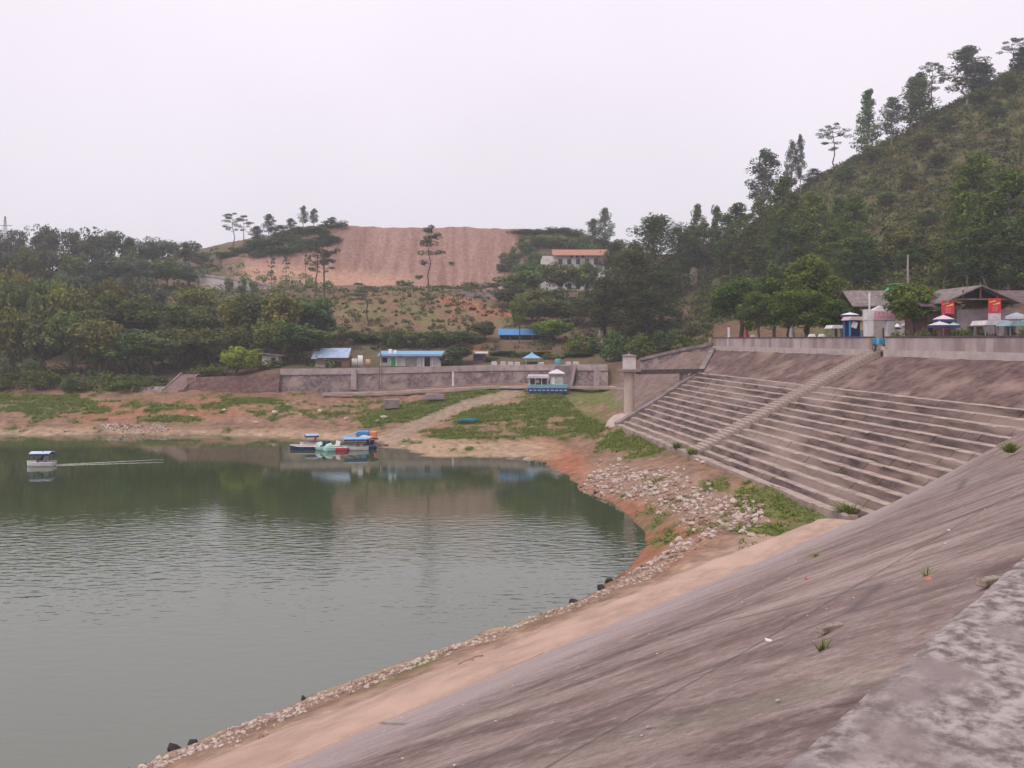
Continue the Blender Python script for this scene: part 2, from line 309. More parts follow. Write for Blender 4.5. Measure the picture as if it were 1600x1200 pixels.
# ------------------------------------------------------------------ terrain meshes
def mix(a, b, t): return a * (1 - t[..., None]) + np.array(b) * t[..., None]
TERR = terrain_mat('ground soil')
us = np.concatenate([np.linspace(-1.3, -.66, 60, endpoint=False), np.linspace(-.66, .66, 400), np.linspace(.66, 1.1, 30)[1:]]); nu = len(us)
rows = 260
t = np.linspace(0, 1, rows); Yw = wall_Y(us)
Yl = 8 * (Yw[None, :] / 8) ** (t[:, None] ** .8); Xl = us[None, :] * Yl
Zl = low_z(Xl, Yl); g, path, sand, red, rock, *_r, nz, n2 = zones(Xl, Yl)
C = np.broadcast_to(np.array([.31, .195, .135]), Xl.shape + (3,)).copy()
C = mix(C, (.20, .13, .09), np.clip(.4 + nz * 2.5 + n2 * 2, 0, 1)); C = mix(C, (.12, .085, .06), np.clip(fbm(Xl * .2, Yl * 1.3, 4, 27) * 5 - .5, 0, 1) * .6 * (Zl > .5)); C = mix(C, (.36, .155, .095), red * .85); C = mix(C, (.38, .27, .205), rock * .7)
C = mix(C, (.46, .34, .24), sand * .85); C = mix(C, (.36, .285, .215), path * .75); C = mix(C, (.15, .175, .06), g * .85)
C = mix(C, (.42, .30, .23), np.clip(1.4 - np.abs(Xl * N2.x + Yl * N2.y - 18.4) / 1.3, 0, 1) * ((Xl * D2.x + Yl * D2.y) < 40))
C = mix(C, (.235, .17, .15), np.clip((Zl - 3.6) / .8, 0, 1) * np.clip((CX + Xl / Yl * FPX - 955) / 12, 0, 1))
C = mix(C, (.14, .10, .07), np.clip((.1 - Zl) * 4, 0, 1))
C *= .86
hr = 190; th = np.linspace(0, 1, hr)
Yh = (Yw + .25)[None, :] + (430 - Yw)[None, :] * (th[:, None] ** 1.25); Xh = us[None, :] * Yh; Zh = high_z(Xh, Yh)
pxh = CX + Xh / Yh * FPX; pyh = HOR + (EYE - Zh) / Yh * FPX
nh = fbm(Xh * .12, Yh * .12, 4, 41); nh2 = fbm(Xh * .5, Yh * .5, 4, 43)
Ch = np.broadcast_to(np.array([.115, .095, .06]), Xh.shape + (3,)).copy()
Ch = mix(Ch, (.17, .10, .075), np.clip(.4 + nh * 2.5, 0, 1)); Ch = mix(Ch, (.12, .135, .055), np.clip(nh2 * 3, 0, 1) * .7)
mid = blob(pxh, pyh, [(560, 480), (640, 480), (740, 500)], 90, 28)
Ch = mix(Ch, (.22, .135, .09), mid * .8); Ch = mix(Ch, (.15, .15, .065), np.clip(mid * (.5 + nh2 * 6), 0, 1) * .8)
Ch = mix(Ch, (.33, .155, .10), blob(pxh, pyh, [(705, 470), (730, 478)], 22, 8) + blob(pxh, pyh, [(735, 540), (745, 520)], 16, 14) * .7 + blob(pxh, pyh, [(770, 488), (800, 490)], 26, 6))
cl = np.clip((pxh - 352) / 40 + nh2, 0, 1) * np.clip((838 - pxh) / 40 + nh2 * 2, 0, 1) * np.clip((Yh - 212) / 6, 0, 1) * np.clip((284 - Yh) / 3 + nh2, 0, 1)
cl *= 1 - blob(pxh, pyh, [(385, 388), (450, 372), (505, 358)], 26, 10); cl *= 1.0
face = mix(np.broadcast_to(np.array([.300, .190, .160]), Xh.shape + (3,)).copy(), (.225, .132, .108), np.clip(.45 + 3.0 * fbm(Xh * .8 + Yh * .05, Yh * .05, 4, 51), 0, 1))
face = mix(face, (.40, .25, .185), blob(pxh, pyh, [(380, 425), (430, 430), (560, 440)], 90, 14))
Ch = Ch * (1 - cl[..., None]) + face * cl[..., None]
rh = np.clip((pxh - 1080) / 60, 0, 1) * np.clip((Zh - 14) / 6, 0, 1)
Ch = mix(Ch, (.115, .088, .05), rh * .85); Ch = mix(Ch, (.10, .12, .045), rh * np.clip(.3 + nh2 * 4, 0, 1)); Ch = mix(Ch, (.16, .12, .07), rh * np.clip(nh * 3 - .3, 0, 1))
plat = (pxh > 1100) & (Zh < 12.2); Ch[plat] = (.22, .16, .13)
V = np.concatenate([np.stack([Xl, Yl, Zl], -1).reshape(-1, 3), np.stack([Xh, Yh, Zh], -1).reshape(-1, 3)])
me = np_mesh('terrain', V, grid_faces(rows + hr, nu), TERR, {'Col': np.concatenate([C.reshape(-1, 3), Ch.reshape(-1, 3)])}, True)
tag(link_mesh('terrain', me), 'reddish banks, terraces and hills around the reservoir', None, kind='structure')
gd = MB(); gd.add([(-900, -180, -9), (900, -180, -9), (900, 640, -9), (-900, 640, -9)], [(0, 1, 2, 3)])
tag(gd.build('ground', M('distant ground', (.12, .11, .07), (.09, .08, .05), .02)), 'low ground reaching out to the horizon', None, kind='structure')

# water
m, n, L, b = newmat('lake water')
b.inputs['Base Color'].default_value = (.046, .064, .029, 1); b.inputs['Roughness'].default_value = .05; b.inputs['IOR'].default_value = 2.25
tc = n.new('ShaderNodeTexCoord')
def wv(scale, rot, st, det=2):
    mp = n.new('ShaderNodeMapping'); mp.inputs['Rotation'].default_value = (0, 0, R(rot)); mp.inputs['Scale'].default_value = st; L.new(tc.outputs['Object'], mp.inputs[0])
    x = n.new('ShaderNodeTexNoise'); x.inputs['Scale'].default_value = scale; x.inputs['Detail'].default_value = det; x.inputs['Roughness'].default_value = .45; L.new(mp.outputs[0], x.inputs[0]); return x.outputs[0]
def mth(op, a, b2):
    x = n.new('ShaderNodeMath'); x.operation = op
    for i, v in enumerate((a, b2)):
        if isinstance(v, (int, float)): x.inputs[i].default_value = v
        else: L.new(v, x.inputs[i])
    return x.outputs[0]
wsum = mth('ADD', wv(1.9, 28, (.5, 1.2, 1)), wv(2.2, -32, (.5, 1.2, 1)))
pat = n.new('ShaderNodeMapRange'); pat.inputs['From Min'].default_value = .38; pat.inputs['From Max'].default_value = .62; pat.inputs['To Min'].default_value = .35; pat.inputs['To Max'].default_value = 1.0
L.new(wv(.035, 10, (.7, 1.5, 1), 3), pat.inputs[0])
sxy = n.new('ShaderNodeSeparateXYZ'); L.new(tc.outputs['Object'], sxy.inputs[0])     # breeze reaches the open water, the far shore lies in the lee
lee = n.new('ShaderNodeValToRGB'); el = lee.color_ramp.elements; el[0].position = .20; el[0].color = (.12,) * 3 + (1,); el[1].position = .78; el[1].color = (.05,) * 3 + (1,)
for ps, vl in ((.33, .22), (.44, .9), (.56, .95), (.65, .28)): e_ = el.new(ps); e_.color = (vl,) * 3 + (1,)
L.new(mth('MULTIPLY', mth('ADD', sxy.outputs[1], mth('MULTIPLY', wv(.05, 0, (1, 1, 1), 3), 14.0)), .01), lee.inputs[0])
hh = mth('MULTIPLY', mth('MULTIPLY', wsum, pat.outputs[0]), lee.outputs[0])
bp = n.new('ShaderNodeBump'); bp.inputs['Strength'].default_value = 1.0; bp.inputs['Distance'].default_value = .042; L.new(hh, bp.inputs['Height']); L.new(bp.outputs[0], b.inputs['Normal'])
WATER = m
wm = MB(); wm.add([(-600, -120, 0), (30, -120, 0), (30, 135, 0), (-600, 135, 0)], [(0, 1, 2, 3)])
tag(wm.build('water', WATER), 'green reservoir water with light ripples', None, kind='structure')

# ------------------------------------------------------------------ main dam: face, crest, berm
def dam_mat():
    m, n, L, b = newmat('dam face concrete'); b.inputs['Roughness'].default_value = .88; b.inputs['Specular IOR Level'].default_value = .25
    uv = n.new('ShaderNodeUVMap')
    def nz(sc, st, rot=0, det=8, rg=.6, dis=0):
        mp = n.new('ShaderNodeMapping'); mp.inputs['Scale'].default_value = (*st, 1); mp.inputs['Rotation'].default_value = (0, 0, R(rot)); L.new(uv.outputs[0], mp.inputs[0])
        x = n.new('ShaderNodeTexNoise'); x.inputs['Scale'].default_value = sc; x.inputs['Detail'].default_value = det; x.inputs['Roughness'].default_value = rg; x.inputs['Distortion'].default_value = dis; L.new(mp.outputs[0], x.inputs[0]); return x.outputs[0]
    def ramp(v, lo, hi, c0, c1):
        r = n.new('ShaderNodeValToRGB'); r.color_ramp.elements[0].position = lo; r.color_ramp.elements[1].position = hi; r.color_ramp.elements[0].color = (*c0, 1); r.color_ramp.elements[1].color = (*c1, 1); L.new(v, r.inputs[0]); return r.outputs[0]
    def mixc(f, a, bb, mode='MIX'):
        x = n.new('ShaderNodeMixRGB'); x.blend_type = mode
        for i, v in ((0, f), (1, a), (2, bb)):
            if isinstance(v, float): x.inputs[i].default_value = v
            elif isinstance(v, tuple): x.inputs[i].default_value = (*v, 1)
            else: L.new(v, x.inputs[i])
        return x.outputs[0]
    streak = nz(.6, (1.15, .40), 14, 12, .72, .9); fine = nz(11, (1.2, .8), 8, 10, .8); broad = nz(.16, (1, .8), 20, 5)
    c = ramp(streak, .38, .62, (.118, .080, .072), (.350, .268, .236))
    c = mixc(ramp(nz(1.1, (1.0, .34), -16, 11, .72, 1.0), .5, .64, (0, 0, 0), (.7, .7, .7)), c, (.110, .074, .067))
    c = mixc(ramp(broad, .45, .65, (0, 0, 0), (.55, .55, .55)), c, (.190, .122, .108))
    c = mixc(ramp(nz(.5, (1.2, .3), 30, 8), .52, .7, (0, 0, 0), (.5, .5, .5)), c, (.30, .27, .215))
    sx = n.new('ShaderNodeSeparateXYZ'); L.new(uv.outputs[0], sx.inputs[0])
    # dust washed on to the lowest two metres, pale waterline band above it
    ad = n.new('ShaderNodeMath'); ad.operation = 'MULTIPLY_ADD'; ad.inputs[1].default_value = 3.4; L.new(nz(.5, (.5, 1.3)), ad.inputs[0]); L.new(sx.outputs[1], ad.inputs[2])
    mr = n.new('ShaderNodeMapRange'); mr.inputs['From Min'].default_value = 9.5; mr.inputs['From Max'].default_value = 13.5; L.new(ad.outputs[0], mr.inputs[0])
    c = mixc(mixc(1.0, mr.outputs[0], (.7, .7, .7), 'MULTIPLY'), c, (.40, .325, .32))
    mr2 = n.new('ShaderNodeMapRange'); mr2.inputs['From Min'].default_value = 16.3; mr2.inputs['From Max'].default_value = 18.4; L.new(ad.outputs[0], mr2.inputs[0])
    c = mixc(mr2.outputs[0], c, (.44, .29, .215))
    c = mixc(ramp(nz(3.2, (1, .75), 25, 12, .78), .50, .60, (0, 0, 0), (.5, .5, .5)), c, (.37, .30, .29))
    c = mixc(ramp(nz(26, (1, .8), 0, 4, .6), .60, .68, (0, 0, 0), (.7, .7, .7)), c, (.09, .07, .07))
    c = mixc(1.0, c, ramp(fine, .3, .7, (.6, .6, .6), (1.3, 1.3, 1.3)), 'MULTIPLY')
    # narrow dark cracks
    ck = n.new('ShaderNodeTexVoronoi'); ck.feature = 'DISTANCE_TO_EDGE'; ck.inputs['Scale'].default_value = .16; mpc = n.new('ShaderNodeMapping'); mpc.inputs['Scale'].default_value = (1, .55, 1); mpc.inputs['Rotation'].default_value = (0, 0, R(35))
    dw = n.new('ShaderNodeMixRGB'); dw.inputs[0].default_value = .06; L.new(uv.outputs[0], dw.inputs[1])
    nn = n.new('ShaderNodeTexNoise'); nn.inputs['Scale'].default_value = .9; nn.inputs['Detail'].default_value = 6; L.new(uv.outputs[0], nn.inputs[0]); L.new(nn.outputs['Color'], dw.inputs[2]); L.new(dw.outputs[0], mpc.inputs[0]); L.new(mpc.outputs[0], ck.inputs[0])
    c = mixc(ramp(ck.outputs[0], .0, .009, (.75, .75, .75), (0, 0, 0)), c, (.10, .075, .08))
    # construction joints: one long seam below the crest and faint seams down the slope
    wob = n.new('ShaderNodeMixRGB'); wob.inputs[0].default_value = .035; L.new(uv.outputs[0], wob.inputs[1]); L.new(nn.outputs['Color'], wob.inputs[2]); sj = n.new('ShaderNodeSeparateXYZ'); L.new(wob.outputs[0], sj.inputs[0])
    def line(src, period, off, wd, amt, base):
        a = n.new('ShaderNodeMath'); a.operation = 'MULTIPLY_ADD'; a.inputs[1].default_value = 1 / period; a.inputs[2].default_value = off; L.new(src, a.inputs[0])
        f = n.new('ShaderNodeMath'); f.operation = 'PINGPONG'; f.inputs[1].default_value = .5; L.new(a.outputs[0], f.inputs[0])
        return mixc(ramp(f.outputs[0], wd * .4 / period, wd / period, (amt, amt, amt), (0, 0, 0)), base, (.07, .05, .05))
    c = line(sj.outputs[1], 5.3, -.42, .035, .7, c); c = line(sj.outputs[0], 8.5, .3, .03, .45, c)
    L.new(c, b.inputs['Base Color'])
    bp = n.new('ShaderNodeBump'); bp.inputs['Strength'].default_value = .35; bp.inputs['Distance'].default_value = .05; L.new(streak, bp.inputs['Height'])
    bp2 = n.new('ShaderNodeBump'); bp2.inputs['Strength'].default_value = .3; bp2.inputs['Distance'].default_value = .02; L.new(fine, bp2.inputs['Height']); L.new(bp.outputs[0], bp2.inputs['Normal']); L.new(bp2.outputs[0], b.inputs['Normal'])
    return m
DAM = dam_mat()
QC, ZC, QT, ZT = 1.33, 10.4, 15.9, 2.9
nr, ncs, nce = 40, 30, 70
V = []; UV = []
for i in range(nr):
    f = i / (nr - 1); q = QC + (QT - QC) * f; z = ZC + (ZT - ZC) * f
    e = E2.lerp(E0, f); sE = e.x * D2.x + e.y * D2.y; qE = e.x * N2.x + e.y * N2.y
    for j in range(ncs): s_ = -60 + 80 * j / ncs; V.append(DB(s_, q, z)); UV.append((s_, f * 16.4))
    for j in range(nce + 1):
        t_ = j / nce * 1.06; s_ = 20 + (sE - 20) * t_; qq = q + (qE - q) * t_ ** 2.2; V.append(DB(s_, qq, z)); UV.append((s_, f * 16.4))
V = np.array([tuple(v) for v in V]); UV = np.array(UV)
V[:, 2] += .05 * fbm(UV[:, 0] * .5, UV[:, 1] * .5, 3, 61) + .03 * fbm(UV[:, 0] * 2, UV[:, 1] * .4, 3, 62)
me = np_mesh('dam_face', V, grid_faces(nr, ncs + nce + 1)[:, ::-1], DAM, None, True, UV)
tag(link_mesh('dam_face', me), 'sloping streaked concrete face of the dam', None, kind='structure')
CREST = M('lichen spotted crest concrete', (.385, .34, .32), (.145, .113, .105), 8.0, .9, .6, lo=.40, hi=.60, coord='UV', dist=.1, stretch=(1, 1.25, 1), c3=(.235, .19, .185), s3=1.6)
def strip(name, mat, rowsq, s0, s1, ns, label, jit=.0, curve=False):
    V = []; UV = []
    for q, z in rowsq:
        for j in range(ns):
            s_ = s0 + (s1 - s0) * j / (ns - 1); V.append(DB(s_, q + jit * (fbm(np.array([s_ * (3.0 if name == 'dam_crest' else .35)]), np.array([(1.3 if name == 'dam_crest' else q) * 9.0]), 3, 71)[0]), z)); UV.append((s_, q))
    me = np_mesh(name, [tuple(v) for v in V], grid_faces(len(rowsq), ns)[:, ::-1], mat, None, False, UV)
    return tag(link_mesh(name, me), label, None, kind='structure')
strip('dam_crest', CREST, [(-9, 10.42), (-4, 10.42), (1.30, 10.42), (1.37, 10.40), (1.37, 10.22)], -60, 42, 900, 'lichen spotted concrete crest of the dam', .035)
BERM = M('sandy berm', (.44, .315, .245), (.31, .215, .17), 1.6, .95, .5, lo=.3, hi=.7, coord='UV', stretch=(.5, 1.4, 1), c3=(.47, .33, .26), s3=.4)
strip('berm_path', BERM, [(15.6, 2.94), (15.95, 2.87), (16.6, 2.84), (17.3, 2.79), (17.62, 2.68), (17.75, 2.2)], -60, 44.0, 400, 'sandy level strip along the foot of the dam', .5)

# ------------------------------------------------------------------ stepped embankment
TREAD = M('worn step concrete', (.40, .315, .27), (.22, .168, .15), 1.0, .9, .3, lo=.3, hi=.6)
RISER = M('stained shade-dark riser', (.175, .120, .106), (.050, .034, .033), .9, .95, .5, lo=.36, hi=.62, stretch=(1.6, .4, 2.6), c3=(.25, .185, .16), s3=.22)  # stains, plus a darker base that paints shade on the step fronts
UPPER = M('rough dark stone pitching', (.185, .118, .105), (.075, .046, .044), 1.6, .95, 1.0, lo=.35, hi=.65, c3=(.27, .19, .16), s3=.35)
NS = 13; dP = (P1 - P0) / NS; dZ = (Z1 - Z0) / NS
def stair_Y(p): return 68.8 + (p - P0) / (PW - P0) * 2.8
emb = thing('stepped_embankment', 'stepped concrete bank below the parapet wall, crossed by a straight stairway', 'embankment', (0, 0, 0))
def step_piece(i, Ya, Yb, n):
    """one long concrete step, slightly uneven along its length"""
    mb = MB(); pa = P0 + i * dP; pb = pa + dP + .25; zt = Z0 + (i + 1) * dZ; ring = []
    for k in range(n):
        j = .03 * math.sin(k * 1.7 + i * 2.1) + random.uniform(-.03, .03); h = random.uniform(-.022, .022); bt = .36 + random.uniform(-.02, .02)
        for e in (0, 1):
            Y = Ya + (Yb - Ya) * (k + e) / n; j2 = j + random.uniform(-.015, .015); h2 = h + random.uniform(-.012, .012)
            ring.append([EA(pa + j2 - .4, Y, zt - dZ - .45), EA(pa + j2 + bt, Y, zt + h2 - .035), EA(pa + j2 + bt + .04, Y, zt + h2), EA(pb, Y, zt + .02), EA(pb, Y, zt - dZ - .45)])
    n = 2 * n - 1
    vs = [v for g_ in ring for v in g_]
    for k in range(n):
        for e in range(5):
            a, b_ = k * 5 + e, k * 5 + (e + 1) % 5
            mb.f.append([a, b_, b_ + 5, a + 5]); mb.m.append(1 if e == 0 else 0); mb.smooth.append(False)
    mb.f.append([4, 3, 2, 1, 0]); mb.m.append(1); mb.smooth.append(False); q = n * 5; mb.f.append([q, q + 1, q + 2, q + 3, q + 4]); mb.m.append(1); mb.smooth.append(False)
    mb.v = [tuple(v) for v in vs]
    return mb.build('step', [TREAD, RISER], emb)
for i in range(NS):
    pm = P0 + (i + .5) * dP; sy = stair_Y(pm)
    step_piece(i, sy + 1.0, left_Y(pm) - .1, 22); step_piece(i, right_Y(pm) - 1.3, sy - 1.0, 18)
# upper rough slope
ny, npp = 130, 14
Vv = []
for a in range(npp):
    for c_ in range(ny):
        p = P1 - .15 + (PW + .1 - P1 + .15) * a / (npp - 1); Y = right_Y(min(p, 38.2)) - 3 + (left_Y(p) - right_Y(min(p, 38.2)) + 3) * c_ / (ny - 1); Vv.append(EA(p, Y, float(emb_z(p)) + .02))
Vv = np.array([tuple(v) for v in Vv]); Vv[:, 2] += .22 * fbm(Vv[:, 0] * .9, Vv[:, 1] * .9, 4, 81)
me = np_mesh('upper_slope', Vv, grid_faces(npp, ny)[:, ::-1], UPPER, None, False)
link_mesh('upper_slope', me, emb)
# base kerb along the toe, sloping kerb on the open end
mb = MB(); a_ = [EA(P0 - .35, Y, Z0 + .05 + .03 * math.sin(Y)) for Y in np.linspace(44, 92.3, 40)]
for v0, v1 in zip(a_, a_[1:]):
    c_ = (v0 + v1) / 2; mb.box(c_ - Vector((0, 0, .35)), (.7, (v1 - v0).length + .02, .9), rz=math.atan2(.124, 1), jit=.02)
mb.build('toe_kerb', TREAD, emb)
mb = MB(); e_ = [EA(p, left_Y(p) + .1, float(emb_z(p)) + .25) for p in (P0 - .4, 27, 30.5, P1, 36.5, PW - .2)]
for v0, v1 in zip(e_, e_[1:]):
    for k in range(6):
        q0 = v0.lerp(v1, k / 6); q1 = v0.lerp(v1, (k + 1) / 6); d_ = q1 - q0
        mb.box((q0 + q1) / 2 - Vector((0, 0, .5)), (d_.length + .03, .6, 1.2), rz=math.atan2(d_.y, d_.x), ry=-math.asin(d_.z / d_.length))
mb.build('end_kerb', CONCD, emb)
# stairway down the bank
st = thing('stairway', 'narrow concrete stairway running straight down the stepped bank from the gate', 'stairs', (0, 0, 0))
NT = 46; prev = None
tr_me = None
for i in range(NT):
    p = P0 - .15 + (PW + .1 - P0) * i / NT; z = float(emb_z(p)) + .40; Y = stair_Y(p); dp_ = (PW - P0) / NT
    if tr_me is None:
        mb = MB(); mb.box((0, 0, -.3), (dp_ + .02, 1.96, .9), jit=.0); mb.box((-.02, 0, .012), (dp_ + .03, 2.0, .06)); o = mb.build('tread', [M('stairway concrete', (.48, .385, .34), (.30, .235, .21), 1.5, .9, .3)], st); tr_me = o.data
    else: o = link_mesh('tread', tr_me, st)
    o.location = EA(p + dp_ / 2, Y, z); o.rotation_euler = (R(random.uniform(-.8, .8)), 0, math.atan2(.124, 1)); o.scale.y = random.uniform(.97, 1.03)

# parapet wall with a gap at the stairway
PARA = M('rendered parapet', (.47, .385, .375), (.33, .26, .255), .6, .9, .25, lo=.35, hi=.62, stretch=(1, 1, .35), c3=(.27, .205, .20), s3=.7)
PARB = M('pale parapet footing', (.52, .44, .42), (.38, .31, .30), 1.0, .9, .25); COPE = M('dark stained coping', (.12, .09, .09), (.06, .045, .05), 2, .9, .3)
pw = thing('parapet_wall', 'low pinkish rendered wall with dark coping along the top of the stepped bank', 'wall')
YG0, YG1 = 70.0, 71.9       # gap
def wall_run(Ya, Yb, n):
    for k in range(n):
        y0 = Ya + (Yb - Ya) * k / n; y1 = Ya + (Yb - Ya) * (k + 1) / n; c_ = EA(PW + .1, (y0 + y1) / 2, 0); l_ = (y1 - y0) * 1.0077; rz = math.atan2(.124, 1)
        mb = MB(); mb.box((c_.x, c_.y, 11.62), (.24, l_ - .03, .98), rz=rz, jit=.008); mb.build('panel', PARA, pw, bevel=.012)
        mb = MB(); mb.box((c_.x - .05, c_.y, 10.72), (.42, l_ + (.0 if k else 0), .84), rz=rz, jit=.006); mb.build('footing', PARB, pw)
        mb = MB(); mb.box((c_.x, c_.y, 12.17), (.34, l_ - .012, .12), rz=rz, jit=.006); mb.build('coping', COPE, pw, bevel=.015)
wall_run(44.0, YG0, 8); wall_run(YG1, 108.8, 11)

# ------------------------------------------------------------------ valve tower and footbridge
tb = P(983, 657, 95); tz = ground(tb.x, tb.y) - .3
TOWER = M('tower concrete', (.54, .43, .37), (.40, .31, .265), .9, .9, .3, stretch=(1, 1, .4)); TBOX = M('tower hut render', (.62, .57, .55), (.48, .43, .41), 1.2, .9, .2)
tw = thing('valve_tower', 'round concrete intake tower with a small square hut on top beside the bank', 'tower', (tb.x, tb.y, tz))
zd = 8.55 - tz
mb = MB(); mb.tube([(0, 0, 0), (0, 0, 1.2), (0, 0, zd - .5), (0, 0, zd - .15)], [.66, .58, .56, .58], 16); mb.build('pier', TOWER, tw)
mb = MB(); mb.tube([(-.4, .2, -.5), (-.4, .2, .5), (-.5, .2, 1.1)], [2.3, 1.95, 1.3], 14, sm=True); mb.build('apron', TOWER, tw)
mb = MB(); mb.box((0, 0, zd), (2.3, 2.2, .28)); mb.build('deck', CONCD, tw, bevel=.03)
mb = MB(); mb.box((0, 0, zd + .86), (1.3, 1.3, 1.44)); hut = mb.build('hut', TBOX, tw, bevel=.02)
mb = MB(); mb.box((0, 0, zd + 1.63), (1.55, 1.55, .1)); mb.tube([(0, 0, zd + 1.68), (0, 0, zd + 1.82), (0, 0, zd + 2.1)], [.85, .12, .05], 4, sm=False); mb.build('roof', CONCD, hut)
mb = MB(); mb.box((.655, .1, zd + .62), (.03, .6, .95)); mb.build('door', STEEL, hut)
be = P(1097, 577, 98.8); dv = Vector((be.x - tb.x, be.y - tb.y, 0)); fb = thing('footbridge', 'slender concrete footbridge from the tower hut to the bank', 'bridge', (tb.x, tb.y, 8.55), math.atan2(dv.y, dv.x))
mb = MB(); mb.box((dv.length / 2 + .5, 0, -.02), (dv.length - 1.3 + .3, 1.0, .2)); mb.build('deck', COPE, fb)
for yy in (-.42, .42):
    mb = MB(); mb.box((dv.length / 2 + .5, yy, -.27), (dv.length - 1.2, .14, .3)); mb.build('beam', COPE, fb)
mb = MB(); mb.box((dv.length * .74, 0, -1.6), (.7, .8, 2.4), taper=.9); mb.build('support', CONCD, fb)

# ------------------------------------------------------------------ far retaining walls, walkway, stairs
STONE = M('rubble masonry', (.27, .20, .20), (.115, .082, .09), 2.6, .95, .8, lo=.38, hi=.62, c3=(.33, .255, .23), s3=.5)
BROWNST = M('brown earth stained masonry', (.22, .135, .12), (.12, .072, .068), 2.0, .95, .8, lo=.36, hi=.62)
def masonry(name, label, pts, mat, coping=None, cat='wall', thick=.9, n=10, extra=0.0):
    """pts: px, top row, base row, depth"""
    root = thing(name, label, cat); F_ = []; W = [(P(a, t_, Y), P(a, b_, Y)) for a, t_, b_, Y in pts]; ring = []
    for (t0, b0), (t1, b1) in zip(W, W[1:]):
        for k in range(n):
            f = k / n; ring.append((t0.lerp(t1, f), b0.lerp(b1, f)))
    ring.append(W[-1]); V = []; rr = 7
    for i, (t_, b_) in enumerate(ring):
        for k in range(rr):
            q = b_.lerp(t_, k / (rr - 1)) - Vector((0, .35 * (1 - k / (rr - 1)), 0)); q += Vector((0, random.uniform(-.05, .05), 0)) if 0 < k < rr - 1 else Vector((0, 0, -.6 if k == 0 else 0)); V.append(tuple(q))
        V.append(tuple(t_ + Vector((0, thick, 0))))
        V.append(tuple(b_ + Vector((0, thick, 0))))
    me = np_mesh('stonework', V, grid_faces(len(ring), rr + 2), mat, None, False); link_mesh('stonework', me, root)
    if coping:
        h, cm = coping; mb = MB()
        for (t0, _), (t1, _) in zip(ring, ring[1:]):
            d_ = t1 - t0; mb.box((t0 + t1) / 2 - Vector((0, .05, h / 2 - .06)), (d_.length + .02, .35, h), rz=math.atan2(d_.y, d_.x), ry=-math.asin(d_.z / d_.length))
        mb.build('coping', cm, root)
    return root
masonry('retaining_wall', 'long grey rubble retaining wall below the row of low houses', [(438, 577, 614, 130.2), (553, 576, 614, 132.3), (600, 575, 613, 133.2), (765, 571, 606, 136.2), (870, 570, 605, 131.6), (950, 570, 606, 127.2)], STONE, (.9, CONC))
masonry('retaining_wall', 'brown weathered wall left of the long grey wall, beside the bank stairs', [(292, 590, 614, 130.0), (360, 588, 615, 129.8), (437, 583, 615, 129.6)], BROWNST)
masonry('retaining_wall', 'low pale kerb wall left of the bank stairs', [(205, 604, 613, 129.6), (258, 604, 614, 129.4)], CONC)
masonry('retaining_wall', 'stone wall rising to the left end of the parapet wall', [(1000, 560, 600, 121.5), (1064, 545, 590, 116.5), (1113, 536, 560, 110.2)], STONE, (.4, CONCD))
masonry('retaining_wall', 'grey roadside wall on the red slope under the cut hill', [(697, 456, 475, 196), (785, 457, 474, 196)], STONE)
masonry('retaining_wall', 'pale concrete ramp wall on the hillside above the left wood', [(312, 428, 456, 205), (360, 434, 458, 203), (432, 446, 460, 203)], M('pale ramp concrete', (.47, .42, .40), (.36, .31, .30), .4), (.5, CONC))  # ramp wall keeps its own pale concrete colour
for px, w_ in ((553, .9), (934, 1.3)):
    y_ = float(wall_Y((px - CX) / FPX)) - .75; c_ = P(px, 592, y_); mb = MB(); mb.box((c_.x, c_.y, c_.z - .1), (w_, .7, 3.0), taper=.85)
    tag(mb.build('buttress', CONC), 'pale concrete buttress against the long wall, ' + ('below the blue roofed shed' if px < 700 else 'at its right end near the tower'), 'buttress')
# walkway along the foot of the wall
wk = [P(505, 612, 127.5), P(600, 610, 128.5), P(765, 601, 130.8), P(868, 602, 128.2), P(950, 601, 124), P(985, 606, 116), P(1012, 612, 111)]
mb = MB()
for v0, v1 in zip(wk, wk[1:]):
    d_ = v1 - v0
    for k in range(6):
        q0 = v0.lerp(v1, k / 6); q1 = v0.lerp(v1, (k + 1) / 6); mb.box((q0 + q1) / 2 - Vector((0, 0, .35)), ((q1 - q0).length + .03, 1.2, .32), rz=math.atan2(d_.y, d_.x), ry=-math.asin(d_.z / d_.length), jit=.02)
tag(mb.build('walkway', CONC), 'narrow pale walkway along the foot of the long wall', None, kind='structure')
mb = MB(); c_ = P(612, 634, 121); mb.box((c_.x, c_.y, c_.z + .3), (2.2, 1.8, 1.3), rz=.2, taper=.9, jit=.1); tag(mb.build('concrete_block', CONCD, bevel=.05), 'broken pale concrete block below the walkway', 'block')
mb = MB(); c_ = P(680, 622, 123); mb.box((c_.x, c_.y, c_.z + .2), (2.8, 1.4, .9), rz=-.1, taper=.9, jit=.1); tag(mb.build('concrete_block', CONCD, bevel=.05), 'long pale concrete slab half buried beside the weeds under the walkway', 'block')
# stairs up the left bank
bs = thing('bank_stairs', 'pinkish stone steps climbing the left bank between two rails', 'stairs', tuple(P(268, 612, 128.6)))
for k in range(10):
    mb = MB(); mb.box((.14 * k, .42 * k, .15 + .24 * k - .4), (2.3, .5, 1.0), jit=.02); mb.build('tread', M('bank stair stone', (.36, .25, .23), (.26, .17, .16), 2) if k == 0 else bpy.data.materials['bank stair stone'], bs)
for sx in (-1.3, 1.5):
    mb = MB(); mb.box((.7 + sx, 2.0, 1.35), (.22, 5.0, .45), rx=math.atan2(.24, .42), rz=-.3); mb.build('rail', CONCD, bs)
